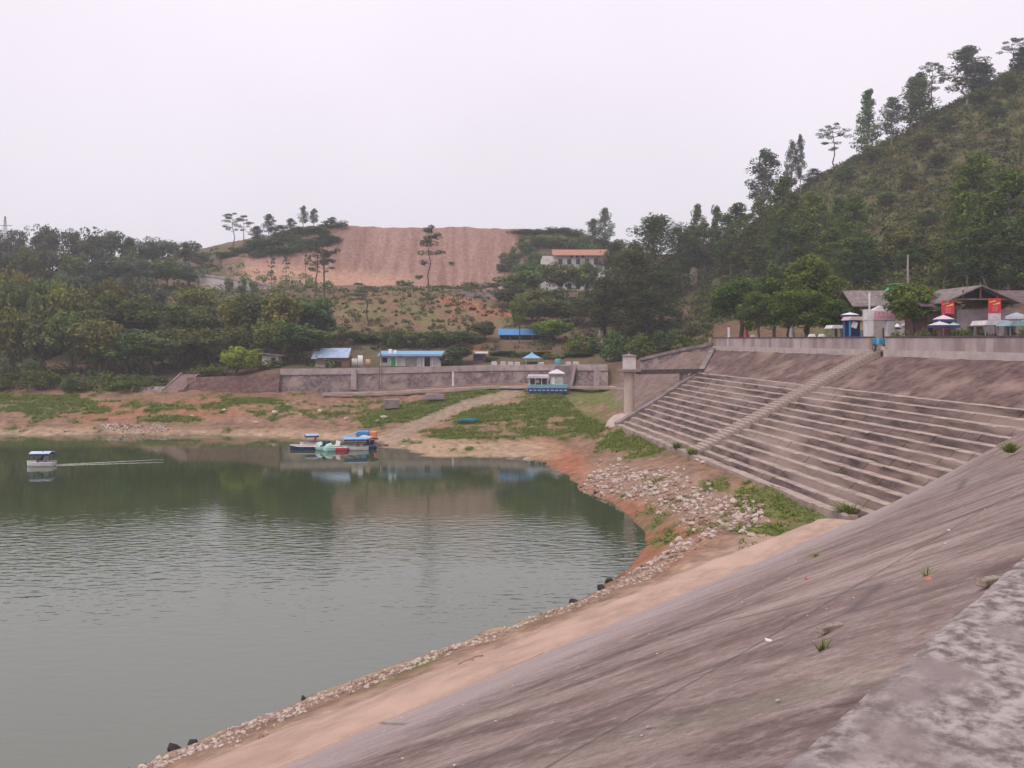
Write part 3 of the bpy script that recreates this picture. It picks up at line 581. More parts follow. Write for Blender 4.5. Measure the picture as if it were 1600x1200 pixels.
# ramp on the wall behind the houseboat
rp_ = thing('wall_ramp', 'slanted concrete slipway with pale rails on the wall behind the houseboat', 'ramp', tuple(P(870, 602, 130.2)))
mb = MB(); mb.prism([(-1.9, 0), (2.1, 0), (2.6, 3.0), (-.4, 3.0)], -.9, .9); mb.build('slab', CONCD, rp_)
mb = MB(); mb.prism([(-2.1, 0), (-1.6, 0), (-.1, 3.1), (-.6, 3.1)], -1.1, -.8); mb.build('rail', CONC, rp_)
mb = MB(); mb.prism([(1.9, 0), (2.3, 0), (2.9, 3.05), (2.5, 3.05)], -1.1, -.8); mb.build('rail', CONC, rp_)
# posts
def post(px, py0, py1, Y, r, mat, label, name='post', lean=0):
    b_ = P(px, py1, Y); t_ = P(px + lean, py0, Y); mb = MB(); mb.tube([(0, 0, -.3), tuple((t_ - b_) * .5), tuple(t_ - b_)], [r, r * .95, r * .85], 8)
    return tag(mb.build(name, mat, None, b_), label, 'post')
post(708, 581, 600, 130, .16, WHITE, 'short white post in front of the long wall below the round bush')
post(592, 536, 609, 130.5, .07, WOOD, 'left of two thin wooden poles before the white house', lean=3)
post(597, 552, 609, 130.4, .06, WOOD, 'right of two thin wooden poles before the white house', lean=-1)

# ------------------------------------------------------------------ vegetation
LEAF = {
 'broad': leaf_mat('wood leaves', (.040, .066, .032), (.150, .200, .064)), 'olive': leaf_mat('olive leaves', (.062, .078, .030), (.205, .225, .066)),
 'grey': leaf_mat('haze paled grey leaves', (.066, .086, .062), (.165, .195, .130)), 'euc': leaf_mat('eucalypt leaves', (.036, .064, .032), (.165, .240, .074)),  # grey set is paled so distance haze sits in the leaf colour
 'mango': leaf_mat('glossy dark leaves', (.026, .056, .022), (.150, .215, .050), hue=.03), 'pine': leaf_mat('pine needles', (0.045, 0.072, 0.041), (0.095, 0.139, 0.071)),
 'dark': leaf_mat('dark feathery leaves', (.038, .056, .030), (.130, .155, .058)), 'bright': leaf_mat('fresh leaves', (.045, .075, .026), (.185, .235, .060), hue=.03), 'yellow': leaf_mat('yellowish leaves', (0.095, 0.139, 0.039), (0.268, 0.362, 0.071), hue=.03),
 'scrub': leaf_mat('hill scrub', (.055, .062, .030), (.150, .165, .058), hue=.0), 'grass': leaf_mat('bank weeds', (.085, .112, .032), (.215, .262, .070), hue=.0)}
def leaf_cards(C_, Nrm, size, rng, asp=.55, tone=None):
    n_ = len(C_); a = rng.normal(size=(n_, 3)); t_ = np.cross(Nrm, a); t_ /= np.linalg.norm(t_, axis=1)[:, None] + 1e-9; s_ = np.cross(Nrm, t_)
    sz = (size * rng.uniform(.6, 1.35, n_))[:, None]
    V_ = np.stack([C_ - t_ * sz, C_ + s_ * sz * asp + Nrm * sz * .15, C_ + t_ * sz, C_ - s_ * sz * asp + Nrm * sz * .15], 1).reshape(-1, 3)
    return V_, np.arange(n_ * 4).reshape(-1, 4), np.repeat(tone if tone is not None else rng.random(n_), 4)
def clumps(cent, rad, per, size, rng, asp=.55, flat=.8, up=.35, ts=.5):
    C_ = []; N_ = []; T_ = []
    for c_, r_ in zip(cent, rad):
        k = max(6, int(per * rng.uniform(.8, 1.2))); d_ = rng.normal(size=(k, 3)); d_ /= np.linalg.norm(d_, axis=1)[:, None]
        rr = r_ * rng.uniform(.45, 1.08, k) ** .6; C_.append(c_ + d_ * rr[:, None] * [1, 1, flat])
        nn = d_ * .6 + rng.normal(size=(k, 3)) * .6 + [0, 0, up]; N_.append(nn / np.linalg.norm(nn, axis=1)[:, None])
        b_ = rng.random(); T_.append(np.clip(b_ * ts + rng.random(k) * (1 - ts) * .7 + .22 * d_[:, 2], 0, 1))  # tone rises towards each clump's top, painting lit crowns into the leaves
    return leaf_cards(np.concatenate(C_), np.concatenate(N_), size, rng, asp, np.concatenate(T_))
def limb_mesh(name, limbs, mat):
    mb = MB()
    for pts, rad in limbs: mb.tube(pts, rad, 6, cap=False)
    me = bpy.data.meshes.new(name); me.from_pydata(mb.v, [], mb.f); me.polygons.foreach_set('use_smooth', [True] * len(mb.f)); me.materials.append(mat); me.update(); return me
def bend(a, b_, rng, k=4, amp=.06):
    a = np.array(a, float); b_ = np.array(b_, float); l_ = np.linalg.norm(b_ - a); out = [a + (b_ - a) * i / k + (rng.normal(size=3) * amp * l_ if 0 < i < k else 0) for i in range(k + 1)]
    return [tuple(x) for x in out]
def proto(kind, seed, leaf):
    """(trunk mesh, crown mesh, nominal height, nominal crown width)"""
    rng = np.random.default_rng(seed); limbs = []
    if kind in ('broad', 'mango', 'grey'):
        H, W = 10.0, 8.0; n_ = 64 if kind != 'grey' else 48; cz = 5.4 if kind != 'mango' else 5.2; hz = 4.6 if kind != 'mango' else 4.9
        cen = []
        lobes = [np.array([rng.uniform(-1, 1) * W * .22, rng.uniform(-1, 1) * W * .22, cz + rng.uniform(-.5, .55) * hz * .7]) for _ in range(7)]
        for k in range(n_):
            l_ = lobes[k % 7]; d_ = rng.normal(size=3); d_ /= np.linalg.norm(d_); d_[2] = d_[2] * .8 + .12
            cen.append(l_ + d_ * [W * .27, W * .27, hz * .5] * rng.uniform(.45, 1.0))
        cen = np.array(cen); rad = rng.uniform(.7, 1.4, len(cen)); per, sz, asp = {'broad': (72, .26, .55), 'grey': (60, .25, .5), 'mango': (120, .19, .5)}[kind]
        V_, F_, T_ = clumps(cen, rad, per, sz, rng, asp, .75)
        top = (rng.uniform(-.3, .3), rng.uniform(-.3, .3), cz); limbs.append((bend((0, 0, -.8), top, rng, 5, .03), [.26, .22, .19, .16, .13, .08]))
        for k in range(7): limbs.append((bend(tuple(np.array(top) * rng.uniform(.35, .8)), lobes[k], rng, 3, .08), [.12, .09, .06, .03]))
        bark = BARK
    elif kind in ('euc', 'spire'):
        H, W = 18.0, 6.0; cen = []; rad = []
        z0 = 5.0 if kind == 'euc' else 2.5; nb = 54 if kind == 'euc' else 56; lean = rng.normal(size=2) * .5
        for k in range(nb):
            f = (k + rng.random()) / nb; z = z0 + (H - .6 - z0) * f; a = rng.uniform(0, 6.28)
            env = (math.sin(math.pi * min(1, .22 + .75 * f)) ** .8) if kind == 'euc' else (1.05 - f) ** .8
            rr = W * .5 * env * rng.uniform(.25, 1); c_ = np.array([lean[0] * f + rr * math.cos(a), lean[1] * f + rr * math.sin(a), z]); cen.append(c_); rad.append(rng.uniform(.7, 1.35) * (.75 + .4 * env))
            zb = max(z0 * .7, z - rr * 1.0 - .4); limbs.append((bend((lean[0] * zb / H, lean[1] * zb / H, zb), c_, rng, 3, .07), [.07, .05, .035, .02]))
        V_, F_, T_ = clumps(np.array(cen), rad, 74, .27, rng, .45, .95)
        limbs.append((bend((0, 0, -1), (lean[0], lean[1], H - .8), rng, 7, .012), list(np.linspace(.24, .03, 8)))); bark = PALEBARK
    elif kind == 'flat':       # sparse layered pine
        H, W = 14.0, 6.0; cen = []; rad = []; lean = rng.normal(size=2) * .4
        for z, k_, r_ in ((13.3, 4, 1.1), (12.2, 5, 2.2), (10.9, 5, 2.8), (9.4, 4, 2.6), (7.8, 2, 2.0)):
            for k in range(k_):
                a = rng.uniform(0, 6.28); rr = r_ * rng.uniform(.5, 1.1); c_ = np.array([lean[0] * z / H + rr * math.cos(a), lean[1] * z / H + rr * math.sin(a), z + rng.uniform(-.35, .45)]); cen.append(c_); rad.append(rng.uniform(.55, .95))
                limbs.append((bend((lean[0] * z / H, lean[1] * z / H, z - .5), c_, rng, 3, .06), [.07, .055, .04, .02]))
        V_, F_, T_ = clumps(np.array(cen), rad, 74, .24, rng, .22, .5)
        limbs.append((bend((0, 0, -1), (lean[0], lean[1], H - .4), rng, 7, .012), list(np.linspace(.2, .03, 8)))); bark = BARK
    elif kind == 'feather':    # tall dark feathery
        H, W = 20.0, 9.0; cen = []; rad = []
        for k in range(80):
            f = rng.random() ** .85; z = 2.5 + 16.3 * f; a = rng.uniform(0, 6.28); env = math.sin(math.pi * min(1, .25 + .72 * f)) ** .7; rr = W * .5 * env * rng.uniform(.2, 1)
            c_ = np.array([rr * math.cos(a), rr * math.sin(a), z]); cen.append(c_); rad.append(rng.uniform(.8, 1.5))
            if k % 2: limbs.append((bend((0, 0, max(1.5, z - rr - .5)), c_, rng, 3, .06), [.09, .06, .04, .02]))
        V_, F_, T_ = clumps(np.array(cen), rad, 62, .34, rng, .25, 1.1, .5)
        limbs.append((bend((0, 0, -1), (0, 0, H - 2), rng, 7, .015), list(np.linspace(.34, .04, 8)))); bark = BARK
    else:                      # bush
        H, W = 3.0, 4.0; cen = []
        for k in range(20):
            a = rng.uniform(0, 6.28); rr = W * .4 * math.sqrt(rng.random()); cen.append(np.array([rr * math.cos(a), rr * math.sin(a), .4 + (H - 1.0) * rng.random() * (1.1 - (rr / W * 2) ** 2 * .7)]))
        V_, F_, T_ = clumps(np.array(cen), rng.uniform(.45, .85, 20), 62, .17, rng, .5, .85)
        for k in range(6): limbs.append((bend((0, 0, -.4), cen[k], rng, 3, .08), [.06, .045, .03, .015]))
        bark = BARK
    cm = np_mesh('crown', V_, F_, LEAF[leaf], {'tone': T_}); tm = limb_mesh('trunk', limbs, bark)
    return tm, cm, V_[:, 2].max(), np.percentile(np.abs(V_[:, :2]), 97) * 2
PRO = {}
for kind, leaf, key, n_ in (('broad', 'broad', 'broad', 5), ('broad', 'olive', 'olive', 3), ('grey', 'grey', 'grey', 4), ('euc', 'euc', 'euc', 5), ('euc', 'bright', 'lighteuc', 3), ('spire', 'euc', 'spire', 2), ('euc', 'grey', 'greyeuc', 3), ('flat', 'pine', 'pine', 5), ('feather', 'dark', 'feather', 3), ('mango', 'mango', 'mango', 4), ('broad', 'bright', 'bright', 1), ('broad', 'yellow', 'yellowtree', 1),
                            ('bush', 'broad', 'bush', 3), ('bush', 'bright', 'brightbush', 2), ('bush', 'yellow', 'yellowbush', 1), ('bush', 'scrub', 'scrubbush', 3)):
    PRO[key] = [proto(kind, 100 * i + hash_ , leaf) for hash_, i in zip([len(key) * 7 + ord(key[0]) + ord(key[-1])] * n_, range(n_))]
trees = 0
def tree(key, px, top, Y, wpx, label, group=None, name='tree', cat='tree', base=None, sink=.15, var=None):
    """crown top at row `top`, crown width wpx pixels, at depth Y, standing on the ground there (or on row base)"""
    global trees
    trees += 1; pv = PRO[key][(var if var is not None else trees) % len(PRO[key])]; X = (px - CX) / FPX * Y
    gz = ground(X, Y) if base is None else P(px, base, Y).z
    zt = EYE - (top - HOR) / FPX * Y; h = max(zt - gz, 1.0); sw = wpx / FPX * Y / pv[3]; sh = h / pv[2]
    r_ = thing(name, label, cat, (X, Y, gz - sink), random.uniform(0, 6.28), group, (sw, sw, sh))
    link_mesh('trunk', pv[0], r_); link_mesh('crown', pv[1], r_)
    return r_
ORD = ['first', 'second', 'third', 'fourth', 'fifth', 'sixth', 'seventh', 'eighth', 'ninth', 'tenth', 'eleventh', 'twelfth', 'thirteenth', 'fourteenth', 'fifteenth', 'sixteenth', 'seventeenth', 'eighteenth', 'nineteenth', 'twentieth']
def ordn(k): return ORD[k] if k < 20 else 'twenty ' + ORD[k - 20]
def row(key, pxs, tops, Ys, ws, text, group, **kw):
    """a row of trees along the ground; keys may alternate"""
    for k, px in enumerate(pxs):
        kk = key[k % len(key)] if isinstance(key, (list, tuple)) else key
        g_ = lambda a: a[k] if hasattr(a, '__len__') else a
        tree(kk, px, g_(tops), g_(Ys), g_(ws), text.format(ordn(k)), group, **kw)
rj = lambda a, b_: random.uniform(a, b_)
# left wood, from the waterside back to the skyline
n_ = 13; xs = [-70 + 45 * k + rj(-9, 9) for k in range(n_)]
row(['broad', 'broad', 'olive'], xs, [np.interp(x, [-60, 60, 180, 260, 400, 520], [478, 475, 500, 512, 492, 500]) + rj(-8, 12) for x in xs], [135.5 + rj(-1, 2) + 3 * (x > 250) for x in xs], [62 + rj(-8, 14) for x in xs], '{} tree from the left in the waterside row of the left wood', 'trees of the left wood')
n_ = 14; xs = [-60 + 42 * k + rj(-9, 9) for k in range(n_)]
row(['olive', 'broad'], xs, [np.interp(x, [-60, 60, 180, 260, 400, 520], [436, 432, 450, 474, 452, 462]) + rj(-8, 10) for x in xs], [147 + rj(-3, 3) for x in xs], [64 + rj(-8, 14) for x in xs], '{} tree from the left in the second row of the left wood', 'trees of the left wood')
n_ = 9; xs = [-60 + 44 * k + rj(-9, 9) for k in range(n_)]
row(['broad', 'grey', 'olive'], xs, [np.interp(x, [-60, 60, 180, 330], [415, 418, 428, 446]) + rj(-8, 8) for x in xs], [166 + rj(-4, 4) for x in xs], [60 + rj(-8, 12) for x in xs], '{} tree from the left in the third row of the left wood', 'trees of the left wood')
n_ = 11; xs = [-50 + 34 * k + rj(-8, 8) for k in range(n_)]
row(['grey', 'broad'], xs, [np.interp(x, [-60, 60, 180, 330], [386, 384, 388, 412]) + rj(-6, 8) for x in xs], [200 + rj(-6, 6) for x in xs], [50 + rj(-6, 10) for x in xs], '{} tree from the left in the hazy row below the left skyline', 'trees of the left wood')
xs = [-20, 8, 30, 62, 82, 112, 128, 152, 172, 207, 226, 240, 264, 290, 312]
row('grey', xs, [352, 366, 349, 347, 352, 356, 366, 354, 357, 367, 371, 369, 373, 374, 390], [226 + rj(-6, 8) for x in xs], [38, 26, 30, 36, 34, 34, 30, 44, 42, 36, 36, 34, 42, 36, 30], '{} tree from the left on the skyline of the left wood', 'trees on the left skyline')
tree('yellowtree', 371, 538, 131.5, 58, 'small yellowish green tree beside the brown wall on the left bank', base=592)
tree('olive', 160, 430, 196, 80, 'pale olive thicket in a gap of the left wood')
for k, (px, top, Y, w_) in enumerate([(60, 575, 131.5, 60), (120, 580, 131.3, 56), (172, 577, 131.2, 50), (215, 581, 131, 60), (240, 584, 131, 46), (10, 578, 131.5, 70), (330, 570, 133.5, 50), (420, 560, 134, 40)]):
    tree('bush' if k not in (2, 3) else 'brightbush', px, top, Y, w_, f'{ordn(k)} of the low bushes at the foot of the left wood' if k not in (2, 3) else ('bright green bush left of the bank stairs', 'wide bright green bush just left of the bank stairs')[k - 2], 'bushes along the left bank', 'bush', 'bush')
# pines and thin trees of the cut hill
for px, top, Y, w_, lb in [(668, 350, 180, 46, 'tall lone pine standing before the middle of the red cut'), (507, 352, 190, 46, 'tall pine before the left edge of the red cut'), (492, 376, 188, 44, 'broad pine with a forked look left of the tall pine by the cut'), (575, 444, 166, 48, 'short pine on the grassy slope below the red cut'),
                          (366, 331, 250, 34, 'left of the two leaning skyline pines over the left wood'), (381, 334, 252, 26, 'right of the two leaning skyline pines over the left wood'), (477, 372, 200, 18, 'thin pine on the left flank of the cut hill'), (447, 398, 200, 11, 'slim pine above the concrete ramp'), (424, 394, 200, 13, 'leftmost slim pine above the concrete ramp'), (505, 396, 196, 30, 'low branched pine at the foot of the red cut')]:
    tree('pine', px, top, Y, w_, lb, 'pines of the cut hill', 'pine_tree')
for px, top, Y, w_, lb in [(440, 350, 256, 26, 'thin tree among the bushes on the mound'), (455, 340, 258, 18, 'second thin tree among the bushes on the mound'), (402, 352, 254, 24, 'low ragged tree on the left end of the mound'), (518, 338, 268, 16, 'thin tree at the edge of the cut'), (421, 333, 258, 20, 'pale thin tree on the mound left of the cut'), (474, 320, 264, 14, 'taller of two faint thin trees on top of the cut hill'), (490, 324, 266, 14, 'shorter of two faint thin trees on top of the cut hill'), (945, 323, 255, 26, 'taller ragged tree on the skyline behind the white building'), (926, 340, 254, 26, 'shorter ragged tree on the skyline behind the white building')]:
    tree('greyeuc', px, top, Y, w_, lb)
for k in range(16):
    px = 350 + 11.5 * k; tree('bush', px + rj(-4, 4), np.interp(px, [340, 400, 460, 525], [398, 374, 356, 346]) + rj(-3, 8), np.interp(px, [340, 460, 525], [246, 256, 266]) + rj(-2, 2), 30 + rj(-5, 8), f'{ordn(k)} bush from the left along the mound beside the red cut', 'bushes on the mound', 'bush', 'bush')
for k in range(14):
    px = 400 + 9 * k; tree('bush', px + rj(-4, 4), np.interp(px, [400, 460, 525], [394, 376, 362]) + rj(-3, 8), np.interp(px, [340, 460, 525], [240, 250, 260]) + rj(-2, 2), 30 + rj(-5, 8), f'{ordn(k)} bush from the left on the lower side of the mound', 'bushes on the mound', 'bush', 'bush')
for k in range(15):
    px = 812 + 10.5 * k; tree('bush', px, np.interp(px, [800, 880, 920, 970], [358, 354, 366, 392]) + rj(-3, 5) + 9 * (k % 2), np.interp(px, [800, 880, 970], [266, 264, 254]) - 7 * (k % 2), 32 + rj(-5, 8), f'{ordn(k)} bush from the left along the right shoulder of the cut hill', 'bushes on the right shoulder', 'bush', 'bush')
for k, (px, top, Y, w_) in enumerate([(735, 438, 226, 26), (762, 440, 226, 30), (690, 444, 220, 22), (632, 436, 228, 26), (780, 436, 226, 28), (560, 440, 222, 18)]):
    tree('bush', px, top, Y, w_, f'{ordn(k)} low bush at the foot of the red cut', 'bushes under the cut', 'bush', 'bush')
for k, px in enumerate((357, 378, 396)): tree('bush', px, 430 + 3 * k, 201, 13, ('left', 'middle', 'right')[k] + ' of three small clipped trees on the concrete ramp', 'clipped trees on the ramp', 'bush', 'bush')
# bushes behind the houses
for k, (px, top, Y, w_) in enumerate([(792, 392, 252, 22), (806, 384, 254, 24), (822, 376, 256, 28), (786, 410, 248, 22), (805, 404, 250, 28), (836, 392, 250, 30), (520, 372, 256, 18), (512, 392, 250, 16), (705, 412, 252, 10), (655, 428, 246, 12)]):
    tree('bush', px, top, Y, w_, f'{ordn(k)} dark bush clinging to the face or border of the red cut', 'bushes on the red cut', 'bush', 'bush')
xs = [530 + 21 * k + rj(-5, 5) for k in range(11)]
row(['bush', 'broad'], xs, [512 + rj(-5, 8) for x in xs], [153 + rj(-2, 3) for x in xs], [34 + rj(-5, 10) for x in xs], '{} shrub from the left in the hedge behind the low houses', 'hedge behind the low houses', name='shrub', cat='shrub')
xs = [770 + 20 * k + rj(-5, 5) for k in range(14)]
row(['bush', 'broad', 'brightbush'], xs, [549 + rj(-4, 8) for x in xs], [144 + rj(-2, 3) for x in xs], [30 + rj(-4, 10) for x in xs], '{} shrub from the left along the terrace above the long wall', 'terrace shrubs', name='shrub', cat='shrub')
for px, top, Y, w_, key, lb in [(714, 536, 140, 44, 'broad', 'dark round bush right of the white house'), (705, 548, 138.5, 34, 'bush', 'low bush at the right end of the white house'), (758, 500, 158, 40, 'broad', 'dark bush left of the long blue roof'), (866, 496, 157, 56, 'yellowtree', 'yellowish round tree right of the long blue roof'), (843, 500, 162, 40, 'olive', 'olive bush behind the long blue roof'),
                                (812, 455, 156.5, 26, 'bright', 'thin pale trunked tree in front of the long blue roof'), (815, 420, 192, 62, 'bright', 'bright green round tree left of the white building'), (800, 445, 185, 50, 'broad', 'dark tree below the bright green round tree'),
                                (835, 402, 208, 46, 'broad', 'dark tree before the left end of the white building'), (876, 408, 196, 44, 'olive', 'olive tree hiding the middle of the white building'), (916, 406, 196, 40, 'olive', 'olive tree hiding the right of the white building'), (850, 448, 182, 66, 'broad', 'dark tree below the white building, left one'), (905, 462, 178, 66, 'broad', 'dark tree below the white building, right one'), (870, 458, 170, 60, 'broad', 'dark tree just above the yellowish round tree'), (830, 470, 172, 50, 'broad', 'shaded tree behind the long blue roof'), (930, 470, 168, 60, 'broad', 'shaded tree above the small stone spire')]:
    tree(key, px, top, Y, w_, lb)
# tall dark group in the middle
for px, top, Y, w_, lb in [(985, 388, 146, 120, 'widest dark feathery tree behind the intake tower'), (1024, 330, 176, 92, 'tallest dark feathery tree on the middle skyline'), (1062, 345, 182, 64, 'dark feathery tree right of the tallest middle one'), (945, 430, 150, 84, 'dark feathery tree on the left of the middle group'), (1035, 420, 150, 90, 'low dark feathery tree on the right of the middle group'), (1000, 372, 190, 70, 'dark tree filling the middle group from behind'), (968, 372, 200, 60, 'dark rounded tree right of the orange roof'), (1010, 450, 140, 90, 'dark feathery tree nearest the intake tower')]:
    tree('feather', px, top, Y, w_, lb, 'dark trees behind the tower')
for px, top, Y, w_, lb in [(1088, 316, 196, 28, 'narrow pointed eucalypt right of the dark middle group'), (1117, 318, 198, 24, 'slender pointed eucalypt, second right of the dark middle group'), (1075, 350, 188, 40, 'eucalypt close behind the dark middle group'), (1100, 345, 186, 46, 'eucalypt in the dip between the two hills'), (1135, 330, 184, 50, 'rounded eucalypt where the right hill begins')]:
    tree('euc', px, top, Y, w_, lb, 'eucalypts in the dip')
xs = [960, 1000, 1040, 1070, 1090, 905, 935]
row(['bush', 'brightbush'], xs, [512, 516, 510, 520, 500, 520, 522], [134, 132, 131, 128, 136, 146, 144], [50, 50, 48, 40, 44, 44, 40], '{} shrub in the undergrowth behind the tower', 'undergrowth behind the tower', name='shrub', cat='shrub')
# right hill: eucalypts on its foot
LT = {1524, 1580, 1490, 1277, 1337, 1215, 1602}
eu = [(1160, 314, 172, 52), (1188, 306, 168, 46), (1215, 275, 160, 62), (1245, 296, 152, 52), (1277, 297, 140, 62), (1306, 306, 146, 44), (1337, 299, 132, 52), (1140, 356, 176, 46), (1172, 352, 160, 50), (1232, 344, 142, 52), (1262, 350, 138, 54), (1300, 352, 128, 54), (1330, 366, 122, 56), (1352, 372, 120, 44), (1195, 372, 148, 54)]
row(['lighteuc' if a in LT else 'euc' for a, *_ in eu], [a for a, *_ in eu], [b_ for _, b_, *_ in eu], [c_ for *_, c_, _ in eu], [d_ for *_, d_ in eu], '{} eucalypt of the stand behind the dark round trees, nearest the dip first', 'eucalypts at the foot of the right hill')
eu = [(1524, 230, 112, 74), (1580, 258, 106, 84), (1490, 322, 112, 46), (1556, 300, 108, 52), (1510, 330, 106, 52), (1602, 330, 100, 60), (1540, 345, 104, 60), (1575, 350, 101, 60), (1478, 372, 110, 40)]
row(['lighteuc' if a in LT else 'euc' for a, *_ in eu], [a for a, *_ in eu], [b_ for _, b_, *_ in eu], [c_ for *_, c_, _ in eu], [d_ for *_, d_ in eu], '{} eucalypt of the stand behind the house with red banners', 'eucalypts behind the banner house')
# skyline trees on the right hill
for px, top, Y, w_, key, lb in [(1195, 230, 208, 50, 'greyeuc', 'hazy broad tree, lowest on the right hill skyline'), (1236, 216, 206, 20, 'greyeuc', 'left of the slim pair on the right hill skyline'), (1250, 208, 205, 15, 'greyeuc', 'right of the slim pair on the right hill skyline'), (1305, 192, 203, 46, 'pine', 'flat topped pine on the right hill skyline'),
        (1356, 137, 200, 38, 'spire', 'dense pointed tree on the right hill skyline'), (1393, 150, 199, 34, 'greyeuc', 'open tree right of the pointed tree on the skyline'), (1424, 118, 197, 34, 'greyeuc', 'left leaning tree of the tall skyline trio'), (1440, 110, 196, 44, 'spire', 'dense middle tree of the tall skyline trio'), (1455, 92, 197, 40, 'pine', 'tallest flat topped tree of the tall skyline trio'), (1510, 70, 192, 58, 'greyeuc', 'broad hazy tree near the top of the right hill'), (1535, 96, 191, 36, 'greyeuc', 'lower tree beside the broad hazy one on the right hill'), (1582, 60, 189, 44, 'pine', 'topmost tree on the right hill skyline'), (1600, 72, 188, 36, 'greyeuc', 'tree at the right edge of the hill skyline'), (1270, 262, 205, 26, 'greyeuc', 'short tree between the slim pair and the flat topped pine')]:
    tree(key, px, top, Y, w_, lb, 'trees on the right hill skyline')
# scrub and young trees over the right hill
rg = np.random.default_rng(5)
def scatter_leaves(name, Cn, rad, per, size, leaf, label, asp=.5, flat=.7):
    V_, F_, T_ = clumps(Cn, rad, per, size, np.random.default_rng(3), asp, flat, .4)
    o = link_mesh(name, np_mesh(name, V_, F_, LEAF[leaf], {'tone': T_})); return tag(o, label, None, kind='stuff')
def hill_points(n_, fn):
    u = rg.uniform(-.62, .75, n_ * 6); Y = rg.uniform(100, 275, n_ * 6) ; X = u * Y; k = Y > wall_Y(u) + 3; X, Y = X[k], Y[k]; Z = high_z(X, Y); px = CX + X / Y * FPX; py = HOR + (EYE - Z) / Y * FPX
    k = fn(px, py, X, Y, Z); return np.stack([X, Y, Z], 1)[k][:n_]
pt = hill_points(5200, lambda px, py, X, Y, Z: (px > 1090) & (Z > 14.5) & (Y < 215))
scatter_leaves('scrub', pt[:3300] + [0, 0, .35], rg.uniform(.6, 1.5, len(pt[:3300])), 30, .32, 'scrub', 'brownish green scrub covering the right hill')
scatter_leaves('scrub', pt[3300:] + [0, 0, .6], rg.uniform(.7, 1.8, len(pt[3300:])), 34, .30, 'olive', 'greener low bushes, coloured like sunlit tops, scattered through the scrub of the right hill')  # paler olive leaves paint sunlit tops into the scrub
pt = hill_points(2200, lambda px, py, X, Y, Z: (px > 310) & (px < 1110) & (Y < 262) & (Z > 10) & ~((px > 345) & (px < 840) & (py < 450)))
scatter_leaves('scrub', pt + [0, 0, .2], rg.uniform(.3, 1.0, len(pt)), 26, .24, 'scrub', 'dry brush on the slope below the red cut')
pt = hill_points(700, lambda px, py, X, Y, Z: (px < 520) & (Y > 134) & (Y < 235))
scatter_leaves('undergrowth', pt + [0, 0, .5], rg.uniform(.6, 1.6, len(pt)), 34, .3, 'broad', 'dark undergrowth between the trees of the left wood')
eu = [(1420, 300), (1470, 270), (1560, 190), (1390, 330), (1450, 360), (1530, 170), (1580, 150), (1360, 260), (1320, 290), (1440, 240), (1480, 215), (1400, 400), (1440, 410), (1470, 420), (1500, 400), (1550, 420), (1590, 415), (1380, 430), (1420, 430), (1520, 440), (1570, 445)]
for k, (px, py) in enumerate(eu):
    for Y in np.arange(100, 215, 2.0):
        X = (px - CX) / FPX * Y; z = ground(X, Y)
        if HOR + (EYE - z) / Y * FPX < py: break
    tree('olive' if k % 2 else 'euc', px, py - (34 if k < 11 else 44), Y, 30 if k < 11 else 44, f'{ordn(k)} small tree growing alone in the scrub of the right hill', 'young trees in the hill scrub')
# round trees on the platform
for px, top, Y, w_, lb in [(1158, 428, 106, 80, 'leftmost dark round tree behind the parapet wall'), (1210, 425, 104, 78, 'dark round tree second from the left behind the parapet wall'), (1262, 393, 94, 100, 'tallest dark round tree behind the parapet wall'), (1262, 450, 88, 84, 'bright topped round tree nearest the parapet wall'), (1306, 462, 86, 56, 'small round tree at the right end of the dark group'), (1232, 448, 93, 60, 'dark round tree filling the middle of the group'), (1185, 452, 99, 60, 'low dark round tree in the left of the group')]:
    tree('mango', px, top, Y, w_, lb, 'dark round trees on the platform', base=526)
tree('bright', 1428, 437, 70.5, 70, 'round green tree right of the gate arch behind the parapet wall', base=531, var=0)
for k, px in enumerate((1405, 1438, 1452, 1498, 1512, 1528, 1546, 1568, 1590, 1606)):
    Y = PW * FPX / (px - 632) + 1.6; tree(('bush', 'brightbush', 'scrubbush')[k % 3], px, (512, 514, 508, 507, 506, 508, 514, 516, 510, 505)[k], Y, 26, f'{ordn(k)} potted shrub from the gate along the inside of the parapet wall', 'shrubs behind the parapet', 'shrub', 'shrub')

# weeds on the shore
xs_ = rg.uniform(-.62, .4, 130000); Ys_ = 30 + 100 * rg.random(130000) ** .45; Xs_ = xs_ * Ys_; kk = Ys_ < wall_Y(xs_) - .5; Xs_, Ys_ = Xs_[kk], Ys_[kk]
gz_ = zones(Xs_, Ys_); kk = (gz_[0] > rg.uniform(.25, 1.0, len(Xs_))) & (gz_[7] > .25) & ((Xs_ + .124 * Ys_) < P0 - .6) & ((Xs_ * N2.x + Ys_ * N2.y) > 17.9)
pt = np.stack([Xs_, Ys_, gz_[7]], 1)[kk]
scatter_leaves('weeds', pt[:14000] + [0, 0, .05], rg.uniform(.12, .36, len(pt[:14000])), 12, .12, 'grass', 'green weeds and creeping grass on the exposed shore', .3, .8)

